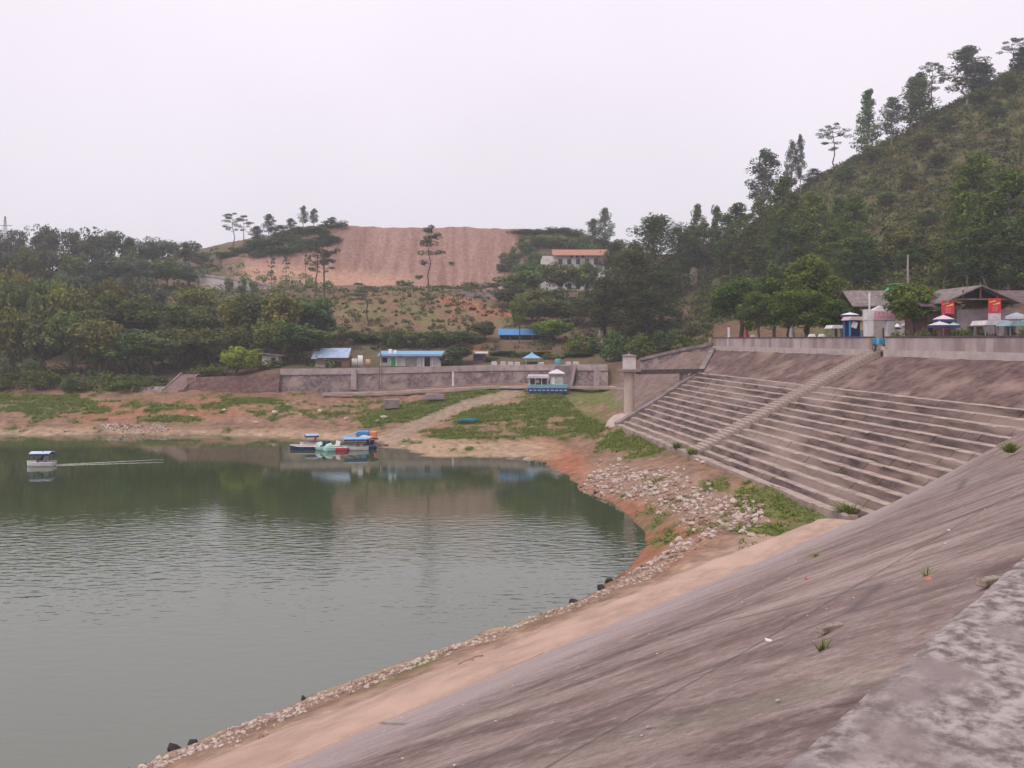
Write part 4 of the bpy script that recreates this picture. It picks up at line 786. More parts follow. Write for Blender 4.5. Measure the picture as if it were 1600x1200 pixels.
# ------------------------------------------------------------------ stones on the shore
STM = [M('pale stone', (.52, .44, .39), (.36, .29, .25), 3, .9, .4), M('brown stone', (.34, .23, .18), (.22, .14, .11), 3, .9, .4), M('black wet stone', (.035, .028, .03), (.02, .016, .018), 3, .6, .4)]
def ico(rng, s_, flat=.6):
    t_ = 1.618; v = np.array([(-1, t_, 0), (1, t_, 0), (-1, -t_, 0), (1, -t_, 0), (0, -1, t_), (0, 1, t_), (0, -1, -t_), (0, 1, -t_), (t_, 0, -1), (t_, 0, 1), (-t_, 0, -1), (-t_, 0, 1)]) / 1.9
    return v * rng.uniform(.65, 1.3, (12, 1)) * s_ * [1, rng.uniform(.6, 1), flat]
ICF = np.array([(0, 11, 5), (0, 5, 1), (0, 1, 7), (0, 7, 10), (0, 10, 11), (1, 5, 9), (5, 11, 4), (11, 10, 2), (10, 7, 6), (7, 1, 8), (3, 9, 4), (3, 4, 2), (3, 2, 6), (3, 6, 8), (3, 8, 9), (4, 9, 5), (2, 4, 11), (6, 2, 10), (8, 6, 7), (9, 8, 1)])
rg = np.random.default_rng(8); xs_ = rg.uniform(-.62, .42, 320000); Ys_ = 14 + 112 * rg.random(320000) ** .8; Xs_ = xs_ * Ys_; kk = Ys_ < wall_Y(xs_) - .5; Xs_, Ys_ = Xs_[kk], Ys_[kk]
z_ = zones(Xs_, Ys_); zz = z_[7]; px_, py_ = z_[5], z_[6]
wgt = z_[4] * .9 + .10 * (px_ > 150) * (px_ < 640) * (zz < 2.2) + blob(px_, py_, [(175, 668), (245, 670)], 30, 7) * .8
kk = (wgt + .9 * fbm(Xs_ * .45, Ys_ * .45, 4, 91) > rg.uniform(.4, 1.35, len(Xs_))) & (zz > -.05) & (zz < 3.0) & ((Xs_ + .124 * Ys_) < P0 - .7) & ((Xs_ * N2.x + Ys_ * N2.y) > 17.8)
Q = np.stack([Xs_, Ys_, zz], 1)[kk][:7000]; Vr = [[], [], []]; Fr = [[], [], []]; nn = [0, 0, 0]
for i, q in enumerate(Q):
    nr_ = (q[0] * N2.x + q[1] * N2.y) < 25 and (q[0] * D2.x + q[1] * D2.y) < 36; j = 2 if q[2] < .16 and rg.random() < .6 else int(rg.random() < .38); s_ = (.03 + .085 * rg.random() ** 3) if nr_ else (.05 + .22 * rg.random() ** 4); a = rg.uniform(0, 6.28); v = ico(rg, s_); v = v @ np.array([[math.cos(a), -math.sin(a), 0], [math.sin(a), math.cos(a), 0], [0, 0, 1]]) + q + [0, 0, s_ * .2]
    Vr[j].append(v); Fr[j].append(ICF + nn[j]); nn[j] += 12
for j, lb in ((0, 'pale loose rubble along the shore and below the bank'), (1, 'brown loose rubble along the shore and below the bank'), (2, 'dark wet pebbles along the waterline')):
    tag(link_mesh('rubble', np_mesh('rubble', np.concatenate(Vr[j]), np.concatenate(Fr[j]), STM[j])), lb, None, kind='stuff')
def boulder(px, py, Y, s_, mi, label, group=None):
    X = (px - CX) / FPX * Y; z = max(ground(X, Y), -.1); o = link_mesh('boulder', np_mesh('boulder', ico(rg, s_), ICF, STM[mi])); o.location = (X, Y, z + s_ * .18); o.rotation_euler = (0, 0, rg.uniform(0, 6)); return tag(o, label, 'stone', group)
for px, py, s_, lb in [(905, 921, .30, 'black stone at the waterline, middle of three'), (866, 942, .30, 'black stone at the waterline, left of three'), (950, 910, .26, 'black stone at the waterline, right of three'), (462, 1093, .16, 'small black stone alone at the waterline of the dam'), (252, 1172, .24, 'dark clod at the waterline near the bottom of the picture'), (290, 1163, .18, 'smaller dark clod beside the larger one at the waterline')]:
    Y = EYE * FPX / (py - HOR)
    while ground((px - CX) / FPX * Y, Y) < .0 and px < 1050: px += 1.5
    boulder(px, py, Y, s_, 2, lb)
for k, (px, py, Y, s_) in enumerate([(1062, 772, 57, .34), (1090, 778, 56, .3), (1010, 742, 66, .34), (968, 716, 76, .4), (1120, 800, 50.5, .3), (1040, 760, 60, .3), (1160, 826, 44, .3), (1175, 835, 42.5, .25), (985, 770, 62, .3), (1030, 790, 56, .26), (1060, 845, 45.5, .3), (925, 745, 72, .35), (1150, 800, 48.5, .28), (1100, 730, 64.5, .3), (1090, 722, 66, .28)]):
    boulder(px, py, Y, s_, 0, f'{ordn(k)} larger pale stone lying on the stony slope below the stepped bank', 'larger stones below the bank')
for k, (px, Y, s_) in enumerate([(430, 117, .5), (500, 118, .55), (350, 118, .4), (600, 113, .5), (590, 112, .4), (540, 115, .35), (400, 113, .4), (300, 116, .4), (470, 116, .35), (450, 121, .5)]):
    boulder(px, 0, Y, s_, 0, f'{ordn(k)} pale boulder on the far shore below the long wall', 'boulders on the far shore')

# ------------------------------------------------------------------ litter and tufts on the dam face
def dam_point(px, py):
    """where a sight line meets the dam face plane"""
    d = Vector(((px - CX) / FPX, 1, -(py - HOR) / FPX)); k = (ZT - ZC) / (QT - QC)
    a = d.z - k * d.dot(N2); return Vector((0, 0, EYE)) + d * ((ZC - k * QC - EYE) / a)
gv = []; gf = []
for k in range(420):
    s_, q_ = rg.uniform(-4, 42), rg.uniform(1.8, 17.4); z_q = ZC + (ZT - ZC) * min(1, (q_ - QC) / (QT - QC)) if q_ < QT else 2.85; c_ = DB(s_, q_, z_q + .012); gv.append(ico(rg, rg.uniform(.008, .024) * (1.5 if q_ > 14 else 1), .5) + np.array(c_)); gf.append(ICF + 12 * k)
tag(link_mesh('grit', np_mesh('grit', np.concatenate(gv), np.concatenate(gf), STM[0])), 'scattered grit and small pebbles on the dam face and berm', None, kind='stuff')
slope = math.atan2(ZC - ZT, QT - QC)
for px, py, l_, lb in [(1297, 987, .26, 'short pale wooden block lying on the middle of the dam face'), (1545, 915, .24, 'short dark wooden block lying near the dam crest')]:
    p_ = dam_point(px, py); mb = MB(); mb.box((0, 0, .028), (l_ * 1.1, .06, .05), jit=.003); o = mb.build('wood_block', M('block wood ' + str(px), (.40, .33, .27), (.16, .12, .10), 9), None, p_, None, .006); o.rotation_euler = (0, R(5), math.atan2(-.3, .9) + 1.0); tag(o, lb, 'wood block')
for px, py, lb, col in [(1258, 905, 'small faded red scrap on the dam face', RED), (1450, 907, 'small orange scrap on the dam face', ORANGE), (1200, 1003, 'small white scrap left of the wooden block', WHITE), (1482, 829, 'tiny white scrap high on the dam face', WHITE)]:
    p_ = dam_point(px + 1, py); mb = MB(); mb.box((0, 0, .012), (.045, .035, .015), jit=.008); o = mb.build('litter', col, None, p_); o.rotation_euler = (0, 0, rg.uniform(0, 3)); tag(o, lb, 'litter')
def tuft(p_, h, n_, label, spread=.2):
    t_ = thing('grass_tuft', label, 'grass tuft', p_); rr = np.random.default_rng(n_); V_ = []; F_ = []
    for k in range(n_):
        a = rr.uniform(0, 6.28); r_ = spread * rr.random(); b_ = np.array([r_ * .4 * math.cos(a), r_ * .4 * math.sin(a), -.02]); hh_ = h * rr.uniform(.5, 1.1); tip = b_ + [r_ * 1.6 * math.cos(a), r_ * 1.6 * math.sin(a), hh_]; mid_ = (b_ + tip) / 2 + [0, 0, hh_ * .16]; s_ = np.array([-math.sin(a), math.cos(a), 0]) * h * .06
        i = len(V_); V_ += [b_ - s_, b_ + s_, mid_ + s_, mid_ - s_, tip + s_ * .2, tip - s_ * .2]; F_ += [(i, i + 1, i + 2, i + 3), (i + 3, i + 2, i + 4, i + 5)]
    link_mesh('blades', np_mesh('blades', np.array(V_), np.array(F_), LEAF['grass'], {'tone': rr.random(len(V_))}), t_)
tuft(dam_point(1275, 870), .10, 60, 'low green tuft on the dam face below the stepped bank', .22)
tuft(dam_point(1285, 1016), .10, 18, 'thin green tuft beside the pale wooden block', .05)
tuft(dam_point(1578, 727) + Vector((0, 0, .5)), .38, 120, 'thick green tuft near the right edge on the dam face', .4)
tuft(dam_point(1448, 900), .10, 16, 'tiny tuft beside the orange scrap on the dam face', .06)
tuft(EA(P0 - .1, 44.8, 2.95), .5, 110, 'green tuft in the corner where dam and steps meet', .7)
tuft(EA(P0 - .5, 67.9, 2.9), .6, 90, 'dark tuft at the foot of the stairway', .5)
tuft(EA(P0 - .5, 71.5, 2.9), .6, 90, 'dark tuft just left of the foot of the stairway', .5)

# ------------------------------------------------------------------ boats
def hull(L_, W_, H_, bow=.35, stern=.8, n=11):
    """open displacement hull lofted along x, bow at +x"""
    V_ = []; sec = 7
    for i in range(n):
        f = i / (n - 1); x = (f - .5) * L_; w_ = W_ / 2 * (stern + (1 - stern) * min(1, f * 2.5)) * (1 - max(0, (f - 1 + bow) / bow) ** 2.2 * .93); sh = H_ * (1 + .35 * max(0, f - .55) ** 1.5 * 2); k0 = .25 * H_ * max(0, (f - .7) / .3) ** 2
        for a, zz_ in ((-1, 1), (-.93, .45), (-.6, .08), (0, 0), (.6, .08), (.93, .45), (1, 1)): V_.append((x, a * w_, k0 + (sh - k0) * zz_ if zz_ else k0))
    F_ = [tuple(int(q) for q in f) for f in grid_faces(n, sec)]; F_.append(tuple(range(sec))); F_.append(tuple((n - 1) * sec + k for k in range(sec - 1, -1, -1)))
    return V_, F_
def deck_of(V_, n, sec, inset, z):
    a = []; b_ = []
    for i in range(n): p0, p1 = Vector(V_[i * sec]), Vector(V_[i * sec + sec - 1]); a.append(p0.lerp(p1, inset)); b_.append(p1.lerp(p0, inset))
    vs = [tuple(q + Vector((0, 0, z))) for q in a + b_]; return vs, [(i, i + 1, n + i + 1, n + i) for i in range(n - 1)]
def boat(px, py, rz, L_, W_, hullmat, deckmat, label, canopy=None, cowl=None, seats=None, Y=None, name='boat', cat='boat', cz=1.3, cs=.75):
    Y = Y or EYE * FPX / (py - HOR); loc = P(px, py, Y); r_ = thing(name, label, cat, (loc.x, loc.y, loc.z - .12), rz)
    V_, F_ = hull(L_, W_, .48); mb = MB(); mb.add(V_, F_, 0, True); mb.build('hull', hullmat, r_)
    dv_, df_ = deck_of(V_, 11, 7, .03, -.06); mb = MB(); mb.add(dv_, df_); mb.build('deck', deckmat, r_)
    mb = MB()
    for k in (0, 6): mb.tube([Vector(V_[i * 7 + k]) + Vector((0, 0, .02)) for i in range(11)], .035, 5)
    mb.build('gunwale', WHITE if hullmat is not WHITE else deckmat, r_)
    if cowl:
        mb = MB(); mb.tube([(L_ * .12, 0, .42), (L_ * .2, 0, .62), (L_ * .34, 0, .6), (L_ * .44, 0, .5)], [W_ * .26, W_ * .3, W_ * .2, .05], 9); mb.build('cowling', cowl, r_)
    if seats:
        for k, yy in enumerate((-W_ * .22, W_ * .22)):
            mb = MB(); mb.box((-L_ * .1, yy, .62), (.42, W_ * .34, .1)); mb.box((-L_ * .1 - .22, yy, .88), (.09, W_ * .34, .5), ry=-.2); mb.build('seat', seats, r_, bevel=.02)
    if canopy:
        for sx in (-.3, .24):
            for sy in (-.42, .42): mb = MB(); mb.tube([(L_ * sx, W_ * sy, .4), (L_ * sx, W_ * sy, cz + .02)], .025, 6); mb.build('post', STEEL, r_)
        mb = MB(); n_ = 8; arc = [(-W_ * .52 + W_ * 1.04 * k / n_, cz + .16 * math.sin(math.pi * k / n_)) for k in range(n_ + 1)]; x0, x1 = -L_ * cs / 2 - .03 * L_, L_ * cs / 2 - .03 * L_
        vs = [(x, a, b_ + d_) for d_ in (0, .05) for x in (x0, x1) for a, b_ in arc]; m_ = n_ + 1
        fs = [(k, k + 1, m_ + k + 1, m_ + k) for k in range(n_)] + [(2 * m_ + k, 3 * m_ + k, 3 * m_ + k + 1, 2 * m_ + k + 1) for k in range(n_)] + [(k, 2 * m_ + k, 2 * m_ + k + 1, k + 1) for k in range(n_)] + [(m_ + k, m_ + k + 1, 3 * m_ + k + 1, 3 * m_ + k) for k in range(n_)]
        mb.add(vs, fs); mb.build('canopy', canopy, r_)
        mb = MB()
        for yy in (-W_ * .52, W_ * .52): mb.box(((x0 + x1) / 2, yy, cz - .06), (x1 - x0, .03, .16))
        mb.build('valance', NAVY, r_)
    return r_
lead = boat(64, 728, math.pi + .12, 2.45, 1.25, WHITE, WHITE, 'white pedal boat with pale blue canopy alone on the left water', paint('bleached blue cloth', (.50, .62, .80), .6), None, STEEL)
boat(474, 702, math.pi - .15, 3.0, 1.25, NAVY, WHITE, 'flat navy hulled punt with a pale deck at the left end of the moored boats')
boat(486, 697, math.pi + .35, 2.4, 1.2, WHITE, CREAM, 'small boat with red seats and a pale blue canopy behind the punt', PALEBLUE, None, RED, cs=.6)
boat(505, 703, math.pi * .8, 2.6, 1.35, MINT, WHITE, 'mint pedal boat nearest the punt', None, MINT, NAVY)
boat(522, 704, math.pi * 1.2, 2.5, 1.3, MINT, MINT, 'mint pedal boat in the middle of the moored boats', None, MINT, WHITE)
boat(532, 704.5, math.pi * .95, 1.7, .8, RED, CREAM, 'small red hulled boat beside the middle mint boat')
boat(555, 703, math.pi * 1.04, 2.9, 1.4, WHITE, MINT, 'white boat under a sky blue canopy in front of the raft', SKYBLUE, None, RED, cs=.85)
boat(575, 701, math.pi * .7, 2.3, 1.25, NAVY, STEEL, 'dark boat under a cream canopy at the right end of the moored boats', CREAM, None, NAVY, cs=.95)
# raft with tilted blue shelter
c_ = P(556, 696, EYE * FPX / (696 - HOR)); rf = thing('raft', 'wooden raft with a leaning blue shelter and an orange panel behind the boats', 'raft', (c_.x, c_.y, -.1), .08)
mb = MB()
for k in range(4): mb.tube([(-2.2, -.9 + .6 * k, .12), (2.2, -.9 + .6 * k, .12)], .2, 8)
mb.build('float', STEEL, rf)
for k in range(9): mb = MB(); mb.box((-2.0 + .5 * k, 0, .36), (.46, 2.3, .07), jit=.01); mb.build('plank', WOOD, rf)
mb = MB(); mb.box((-.7, 0, 1.25), (2.0, 1.9, .06), ry=-.38); mb.build('roof', SKYBLUE, rf)
mb = MB(); mb.box((.85, -.1, 1.25), (1.3, 1.7, .95)); mb.build('shelter', BLUE, rf, bevel=.03)
mb = MB(); mb.box((1.95, -.1, 1.2), (.8, 1.4, .95)); mb.build('panel', ORANGE, rf, bevel=.03)
for sx, sy in ((-1.6, -.85), (-1.6, .85), (.15, -.85), (.15, .85)): mb = MB(); mb.tube([(sx, sy, .4), (sx, sy, 1.25 + (sx + .7) * .36)], .03, 6); mb.build('post', STEEL, rf)
mb = MB(); mb.box((2.9, -.5, .18), (1.7, .35, .07), rz=-.2, ry=.08); tag(mb.build('gangplank', M('red plank', (.30, .12, .10), (.2, .08, .07), 3), None, (c_.x, c_.y, .05)), 'dark red plank from the raft to the sandy shore', 'plank')
# upturned boat on the grass
bc = P(733, 664, 108); bz = ground(bc.x, bc.y); r_ = thing('rowing_boat', 'small teal rowing boat lying alone on the shore grass', 'boat', (bc.x, bc.y, bz - .03), R(8))
V_, F_ = hull(2.3, .95, .42); mb = MB(); mb.add(V_, F_, 0, True); mb.build('hull', paint('teal paint', (.06, .30, .40), .5), r_)
dv_, df_ = deck_of(V_, 11, 7, .04, -.10); mb = MB(); mb.add(dv_, df_); mb.build('floor', paint('light teal paint', (.10, .40, .48), .5), r_)
for x in (-.5, .2): mb = MB(); mb.box((x, 0, .36), (.2, .8, .04)); mb.build('thwart', TEAL, r_)
# people in the pedal boat
def person(root_loc, rz, shirt, label):
    r_ = thing('person', label, 'person', root_loc, rz)
    J = {'pelvis': (0, 0, .1), 'waist': (-.02, 0, .28), 'chest': (-.03, 0, .46), 'neck': (-.02, 0, .60), 'head0': (0, 0, .69), 'head1': (.01, 0, .80), 'shL': (-.03, .17, .54), 'elL': (.06, .23, .33), 'haL': (.26, .16, .26), 'shR': (-.03, -.17, .54), 'elR': (.06, -.23, .33), 'haR': (.26, -.16, .26), 'hiL': (.02, .09, .09), 'knL': (.42, .10, .16), 'anL': (.55, .10, -.18), 'toL': (.68, .10, -.20), 'hiR': (.02, -.09, .09), 'knR': (.42, -.10, .16), 'anR': (.55, -.10, -.18), 'toR': (.68, -.10, -.20)}
    E_ = [('pelvis', 'waist'), ('waist', 'chest'), ('chest', 'neck'), ('neck', 'head0'), ('head0', 'head1'), ('chest', 'shL'), ('shL', 'elL'), ('elL', 'haL'), ('chest', 'shR'), ('shR', 'elR'), ('elR', 'haR'), ('pelvis', 'hiL'), ('hiL', 'knL'), ('knL', 'anL'), ('anL', 'toL'), ('pelvis', 'hiR'), ('hiR', 'knR'), ('knR', 'anR'), ('anR', 'toR')]
    rad = dict(pelvis=.14, waist=.12, chest=.14, neck=.05, head0=.085, head1=.09, shL=.06, elL=.045, haL=.035, shR=.06, elR=.045, haR=.035, hiL=.09, knL=.06, anL=.04, toL=.035, hiR=.09, knR=.06, anR=.04, toR=.035)
    ks = list(J); me = bpy.data.meshes.new('body'); me.from_pydata([J[k] for k in ks], [(ks.index(a), ks.index(b_)) for a, b_ in E_], []); me.materials.append(shirt)
    o = link_mesh('body', me, r_); md = o.modifiers.new('skin', 'SKIN')
    for i, k in enumerate(ks): me.skin_vertices[0].data[i].radius = (rad[k],) * 2
    me.skin_vertices[0].data[0].use_root = True; o.modifiers.new('sub', 'SUBSURF').levels = 1; o.modifiers['sub'].render_levels = 1; md.use_smooth_shade = True
    mb = MB(); mb.tube([(.0, 0, .70), (-.01, 0, .80), (-.015, 0, .87), (-.01, 0, .90)], [.097, .112, .075, .01], 10, cap=False); mb.build('hair', DARK, r_)
    mb = MB(); mb.tube([(.045, 0, .655), (.06, 0, .72), (.055, 0, .78)], [.05, .062, .05], 8); mb.build('face', SKIN, r_)
fr = lead.matrix_basis
for yy, sh_, lb in ((-.33, paint('maroon shirt', (.10, .02, .03), .8), 'person in a dark red top seated nearer to us in the white pedal boat'), (.27, DARK, 'person in a dark top seated on the far side of the white pedal boat')):
    person(fr @ Vector((-.28, yy, .62)), lead.rotation_euler.z, sh_, lb)
# wake: low ridges of disturbed water behind the boat
wp = []
for s_ in (-1, 1):
    mb = MB(); pts = [P(86 + 170 * f, 727 - 7 * f + s_ * (.6 + 1.6 * f), EYE * FPX / (727 - 7 * f + s_ * (.6 + 1.6 * f) - HOR)) for f in np.linspace(0, 1, 40)]
    for i, (a, b_) in enumerate(zip(pts, pts[1:])):
        f = i / 39; w_ = .10 + .16 * f; h_ = .05 * (1 - f) + .008; mb.add([a + Vector((0, -w_, -.01)), b_ + Vector((0, -w_, -.01)), b_ + Vector((0, 0, h_ + random.uniform(-.01, .012))), a + Vector((0, 0, h_)), b_ + Vector((0, w_, -.01)), a + Vector((0, w_, -.01))], [(0, 1, 2, 3), (3, 2, 4, 5)])
    tag(mb.build('wake', M('foamy water', (.30, .30, .27), (.13, .14, .11), 2.0, .2, .3, spec=.5)), 'thin foamy wake trailing behind the white pedal boat', None, kind='stuff')

# houseboat drawn up below the wall
hc = P(855, 610, 125.3); hz_ = ground(hc.x, hc.y); hb = thing('houseboat', 'blue hulled houseboat with two white roofed cabins stranded below the long wall', 'houseboat', (hc.x, hc.y, hz_ + .05), R(-2))
mb = MB(); mb.prism([(-2.75, .25), (-2.55, 0), (2.6, 0), (3.0, .35), (3.05, .75), (-2.85, .75)], -1.1, 1.1); mb.build('hull', NAVY, hb, bevel=.03)
mb = MB(); mb.box((.05, 0, 1.0), (5.7, 2.25, .5)); mb.build('bulwark', paint('houseboat blue', (.17, .38, .48), .5), hb, bevel=.02)
for x in np.linspace(-2.4, 2.6, 9): mb = MB(); mb.box((x, -1.13, .45), (.42, .05, .16)); mb.build('fender', PALEBLUE, hb)
mb = MB()
for x in (-2.6, -1.7, -.8, .1):
    for y in (-1.0, 1.0): mb.box((x, y, 1.7), (.09, .09, 1.0))
mb.build('cabin_posts', WHITE, hb)['kind'] = 'stuff'
mb = MB(); mb.box((-1.25, .3, 1.62), (2.4, 1.2, .8)); mb.build('cabin', BRICK, hb)
for x in (-2.15, -1.4, -.6): mb = MB(); mb.box((x, -.32, 1.7), (.5, .04, .45)); mb.build('window', WHITE if x == -1.4 else GLASS, hb)
mb = MB(); mb.prism([(-2.95, 2.2), (.35, 2.2), (.2, 2.62), (-2.75, 2.62)], -1.35, 1.35); mb.build('roof', paint('lilac white roof', (.66, .58, .64), .6), hb, bevel=.03)
mb = MB(); mb.box((1.35, 0, 1.95), (1.9, 2.0, 1.6)); mb.build('wheelhouse', paint('pale green boards', (.42, .45, .45), .7), hb, bevel=.02)
mb = MB(); mb.box((.85, -1.02, 1.85), (.5, .05, 1.0)); mb.build('door', WHITE, hb)
mb = MB(); mb.box((1.75, -1.02, 2.1), (.7, .05, .55)); mb.build('window', CREAM, hb)
mb = MB(); mb.add([(.2, -1.35, 2.78), (2.55, -1.35, 2.78), (2.55, 1.35, 2.78), (.2, 1.35, 2.78), (.2, -1.35, 2.9), (2.55, -1.35, 2.9), (2.55, 1.35, 2.9), (.2, 1.35, 2.9), (1.37, 0, 3.5)], [(0, 3, 2, 1), (0, 1, 5, 4), (1, 2, 6, 5), (2, 3, 7, 6), (3, 0, 4, 7), (4, 5, 8), (5, 6, 8), (6, 7, 8), (7, 4, 8)]); mb.build('roof', bpy.data.materials['lilac white roof'], hb)

# ------------------------------------------------------------------ far buildings
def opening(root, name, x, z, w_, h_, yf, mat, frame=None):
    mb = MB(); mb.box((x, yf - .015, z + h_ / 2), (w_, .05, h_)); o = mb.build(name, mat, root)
    if frame:
        mb = MB(); t_ = .07
        for dx in (-w_ / 2, w_ / 2): mb.box((x + dx, yf - .04, z + h_ / 2), (t_, .08, h_ + t_))
        for dz in (0, h_): mb.box((x, yf - .042, z + dz), (w_ - t_, .08, t_))
        mb.build('frame', frame, o)
def gable(root, x0, x1, y0, y1, zh, zr, ov, mat, name='roof', axis='x', th=.12):
    """two pitched slabs; ridge along axis"""
    mb = MB(); ym = (y0 + y1) / 2; xm = (x0 + x1) / 2
    if axis == 'x':
        for s_ in (-1, 1):
            ye = y0 - ov if s_ < 0 else y1 + ov; ze = zh - ov * (zr - zh) / (ym - y0)
            mb.add([(x0 - ov, ye, ze), (x1 + ov, ye, ze), (x1 + ov, ym, zr), (x0 - ov, ym, zr), (x0 - ov, ye, ze + th), (x1 + ov, ye, ze + th), (x1 + ov, ym, zr + th), (x0 - ov, ym, zr + th)], [(0, 3, 2, 1), (4, 5, 6, 7), (0, 1, 5, 4), (1, 2, 6, 5), (2, 3, 7, 6), (3, 0, 4, 7)])
    else:
        for s_ in (-1, 1):
            xe = x0 - ov if s_ < 0 else x1 + ov; ze = zh - ov * (zr - zh) / (xm - x0)
            mb.add([(xe, y0 - ov, ze), (xe, y1 + ov, ze), (xm, y1 + ov, zr), (xm, y0 - ov, zr), (xe, y0 - ov, ze + th), (xe, y1 + ov, ze + th), (xm, y1 + ov, zr + th), (xm, y0 - ov, zr + th)], [(0, 3, 2, 1), (4, 5, 6, 7), (0, 1, 5, 4), (1, 2, 6, 5), (2, 3, 7, 6), (3, 0, 4, 7)])
    return mb.build(name, mat, root)
def corrugate(root, x0, x1, ya, za, yb, zb, mat, name='roof'):
    n_ = int((x1 - x0) / .22); V_ = []
    for k in range(n_ * 2 + 1):
        x = x0 + (x1 - x0) * k / (n_ * 2); d_ = .05 * (k % 2); V_ += [(x, ya, za + d_), (x, yb, zb + d_), (x, yb, zb + d_ - .05), (x, ya, za + d_ - .05)]
    F_ = []
    for k in range(n_ * 2):
        i = k * 4; F_ += [(i, i + 4, i + 5, i + 1), (i + 2, i + 6, i + 7, i + 3), (i + 3, i + 7, i + 4, i), (i + 1, i + 5, i + 6, i + 2)]
    mb = MB(); mb.add(V_, F_); return mb.build(name, mat, root)
# blue-grey roofed shed
c_ = P(519, 576, 136); sh_ = thing('brick_shed', 'low brick shed with a pale blue sheet roof on the left end of the terrace', 'shed', tuple(c_))
mb = MB(); mb.box((0, 1.6, .8), (5.4, 3.0, 2.2)); mb.build('wall', BRICK, sh_)
corrugate(sh_, -2.3, 2.6, -.25, 1.72, 2.2, 3.2, PALEBLUE); corrugate(sh_, -3.3, -2.32, -.2, 1.55, 1.6, 2.7, PALEBLUE, 'side_roof')
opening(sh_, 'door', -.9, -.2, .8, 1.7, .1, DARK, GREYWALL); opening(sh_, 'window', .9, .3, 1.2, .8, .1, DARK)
mb = MB(); mb.box((-1.9, -.05, .2), (1.7, .1, .8)); mb.build('low_wall', GREYWALL, sh_)
# junk left of the shed
c_ = P(425, 560, 137); lh = thing('lean_to', 'small pale block hut half hidden left of the blue roofed shed', 'hut', (c_.x, c_.y, ground(c_.x, c_.y)))
mb = MB(); mb.box((0, 0, .9), (2.6, 2.0, 1.8)); mb.build('wall', CREAM, lh); mb = MB(); mb.box((.3, -.2, 1.9), (3.6, 2.6, .12), ry=.1); mb.build('roof', TILE, lh); opening(lh, 'door', .5, 0, .7, 1.4, -1.0, DARK)
# laundry and clutter between the sheds
for px, w_, h_, col, lb in [(554, .9, 1.5, CREAM, 'cream sheet hanging right of the blue roofed shed'), (563, .8, 2.0, WHITE, 'bright white sheet hung out between the shed and the white house'), (575, .7, 1.4, ORANGE, 'faded orange cloth hung out between the shed and the white house')]:
    c_ = P(px, 575, 136.5); mb = MB(); n_ = 6
    vs = [((k / n_ - .5) * w_, .08 * math.sin(k * 1.9), z) for z in (.25, h_ * .6, h_) for k in range(n_ + 1)]; mb.add(vs, [(r_i * (n_ + 1) + k, r_i * (n_ + 1) + k + 1, (r_i + 1) * (n_ + 1) + k + 1, (r_i + 1) * (n_ + 1) + k) for r_i in range(2) for k in range(n_)], 0, True)
    o = mb.build('sheet', col if col is not ORANGE else paint('faded peach cloth', (.6, .34, .24), .9), None, c_); sm_ = o.modifiers.new('thick', 'SOLIDIFY'); sm_.thickness = .02; tag(o, lb, 'cloth')
# long white house with blue fascia
c_ = P(641, 576, 137.5); wh = thing('white_house', 'long low white house with doors and a bright blue fascia roof on the terrace', 'house', tuple(c_))
mb = MB(); mb.box((0, 2.0, 1.0), (9.7, 3.2, 2.2)); mb.build('wall', paint('house white', (.56, .52, .52), .9, .72), wh)
corrugate(wh, -5.15, 5.15, -.4, 2.25, 3.9, 2.75, SKYBLUE)
mb = MB(); mb.box((0, -.42, 2.16), (10.3, .08, .3)); mb.build('fascia', SKYBLUE, wh)
for x, w_, m_, nm in ((-4.1, .9, DARK, 'window'), (-2.75, .8, GREEN, 'door'), (.1, 2.0, GREYWALL, 'shutter'), (2.7, 1.0, DARK, 'door')): opening(wh, nm, x, .9 if nm == 'window' else 0, w_, .9 if nm == 'window' else 1.85, .4, m_, WHITE)
for x in (-4.75, -2.2, 1.6, 2.05, 3.5): mb = MB(); mb.box((x, .15, .95), (.13, .13, 2.1)); mb.build('post', WHITE, wh)
# tank on the roof
mb = MB(); c2 = P(610, 551, 138.5); mb.tube([(0, 0, -.2), (0, 0, .5), (0, 0, .6)], [.32, .32, .1], 10); mb.tube([(.75, .1, -.2), (.75, .1, .35), (.75, .1, .42)], [.25, .25, .08], 10); mb.box((.35, .05, -.15), (1.4, .6, .1)); tag(mb.build('water_tank', WHITE, None, c2), 'pair of joined white water tanks on the roof of the white house', 'tank')
# kiosk
c_ = P(749, 568, 141); kk_ = thing('kiosk', 'small dark kiosk with a pale flat roof right of the round bush', 'kiosk', tuple(c_))
mb = MB(); mb.box((0, .7, .8), (2.0, 1.6, 1.6)); mb.build('wall', BRICK, kk_); mb = MB(); mb.box((0, .5, 1.75), (2.8, 2.3, .16), rx=.1); mb.build('roof', CREAM, kk_); opening(kk_, 'counter_opening', -.1, .5, 1.5, .8, -.1, NAVY)
# blue hip-roofed pavilion
c_ = P(831, 570, 139); pv = thing('pavilion', 'small square pavilion with a blue hipped roof above the long wall', 'pavilion', tuple(c_))
for sx in (-1, 1):
    for sy in (-1, 1): mb = MB(); mb.tube([(sx * .95, sy * .95, -.3), (sx * .95, sy * .95, 1.15)], .05, 6); mb.build('post', WHITE, pv)
mb = MB(); mb.add([(-1.5, -1.5, 1.1), (1.5, -1.5, 1.1), (1.5, 1.5, 1.1), (-1.5, 1.5, 1.1), (-.35, -.35, 1.72), (.35, -.35, 1.72), (.35, .35, 1.72), (-.35, .35, 1.72), (0, 0, 2.05)], [(0, 1, 5, 4), (1, 2, 6, 5), (2, 3, 7, 6), (3, 0, 4, 7), (4, 5, 8), (5, 6, 8), (6, 7, 8), (7, 4, 8), (0, 3, 2, 1)]); mb.build('roof', SKYBLUE, pv)
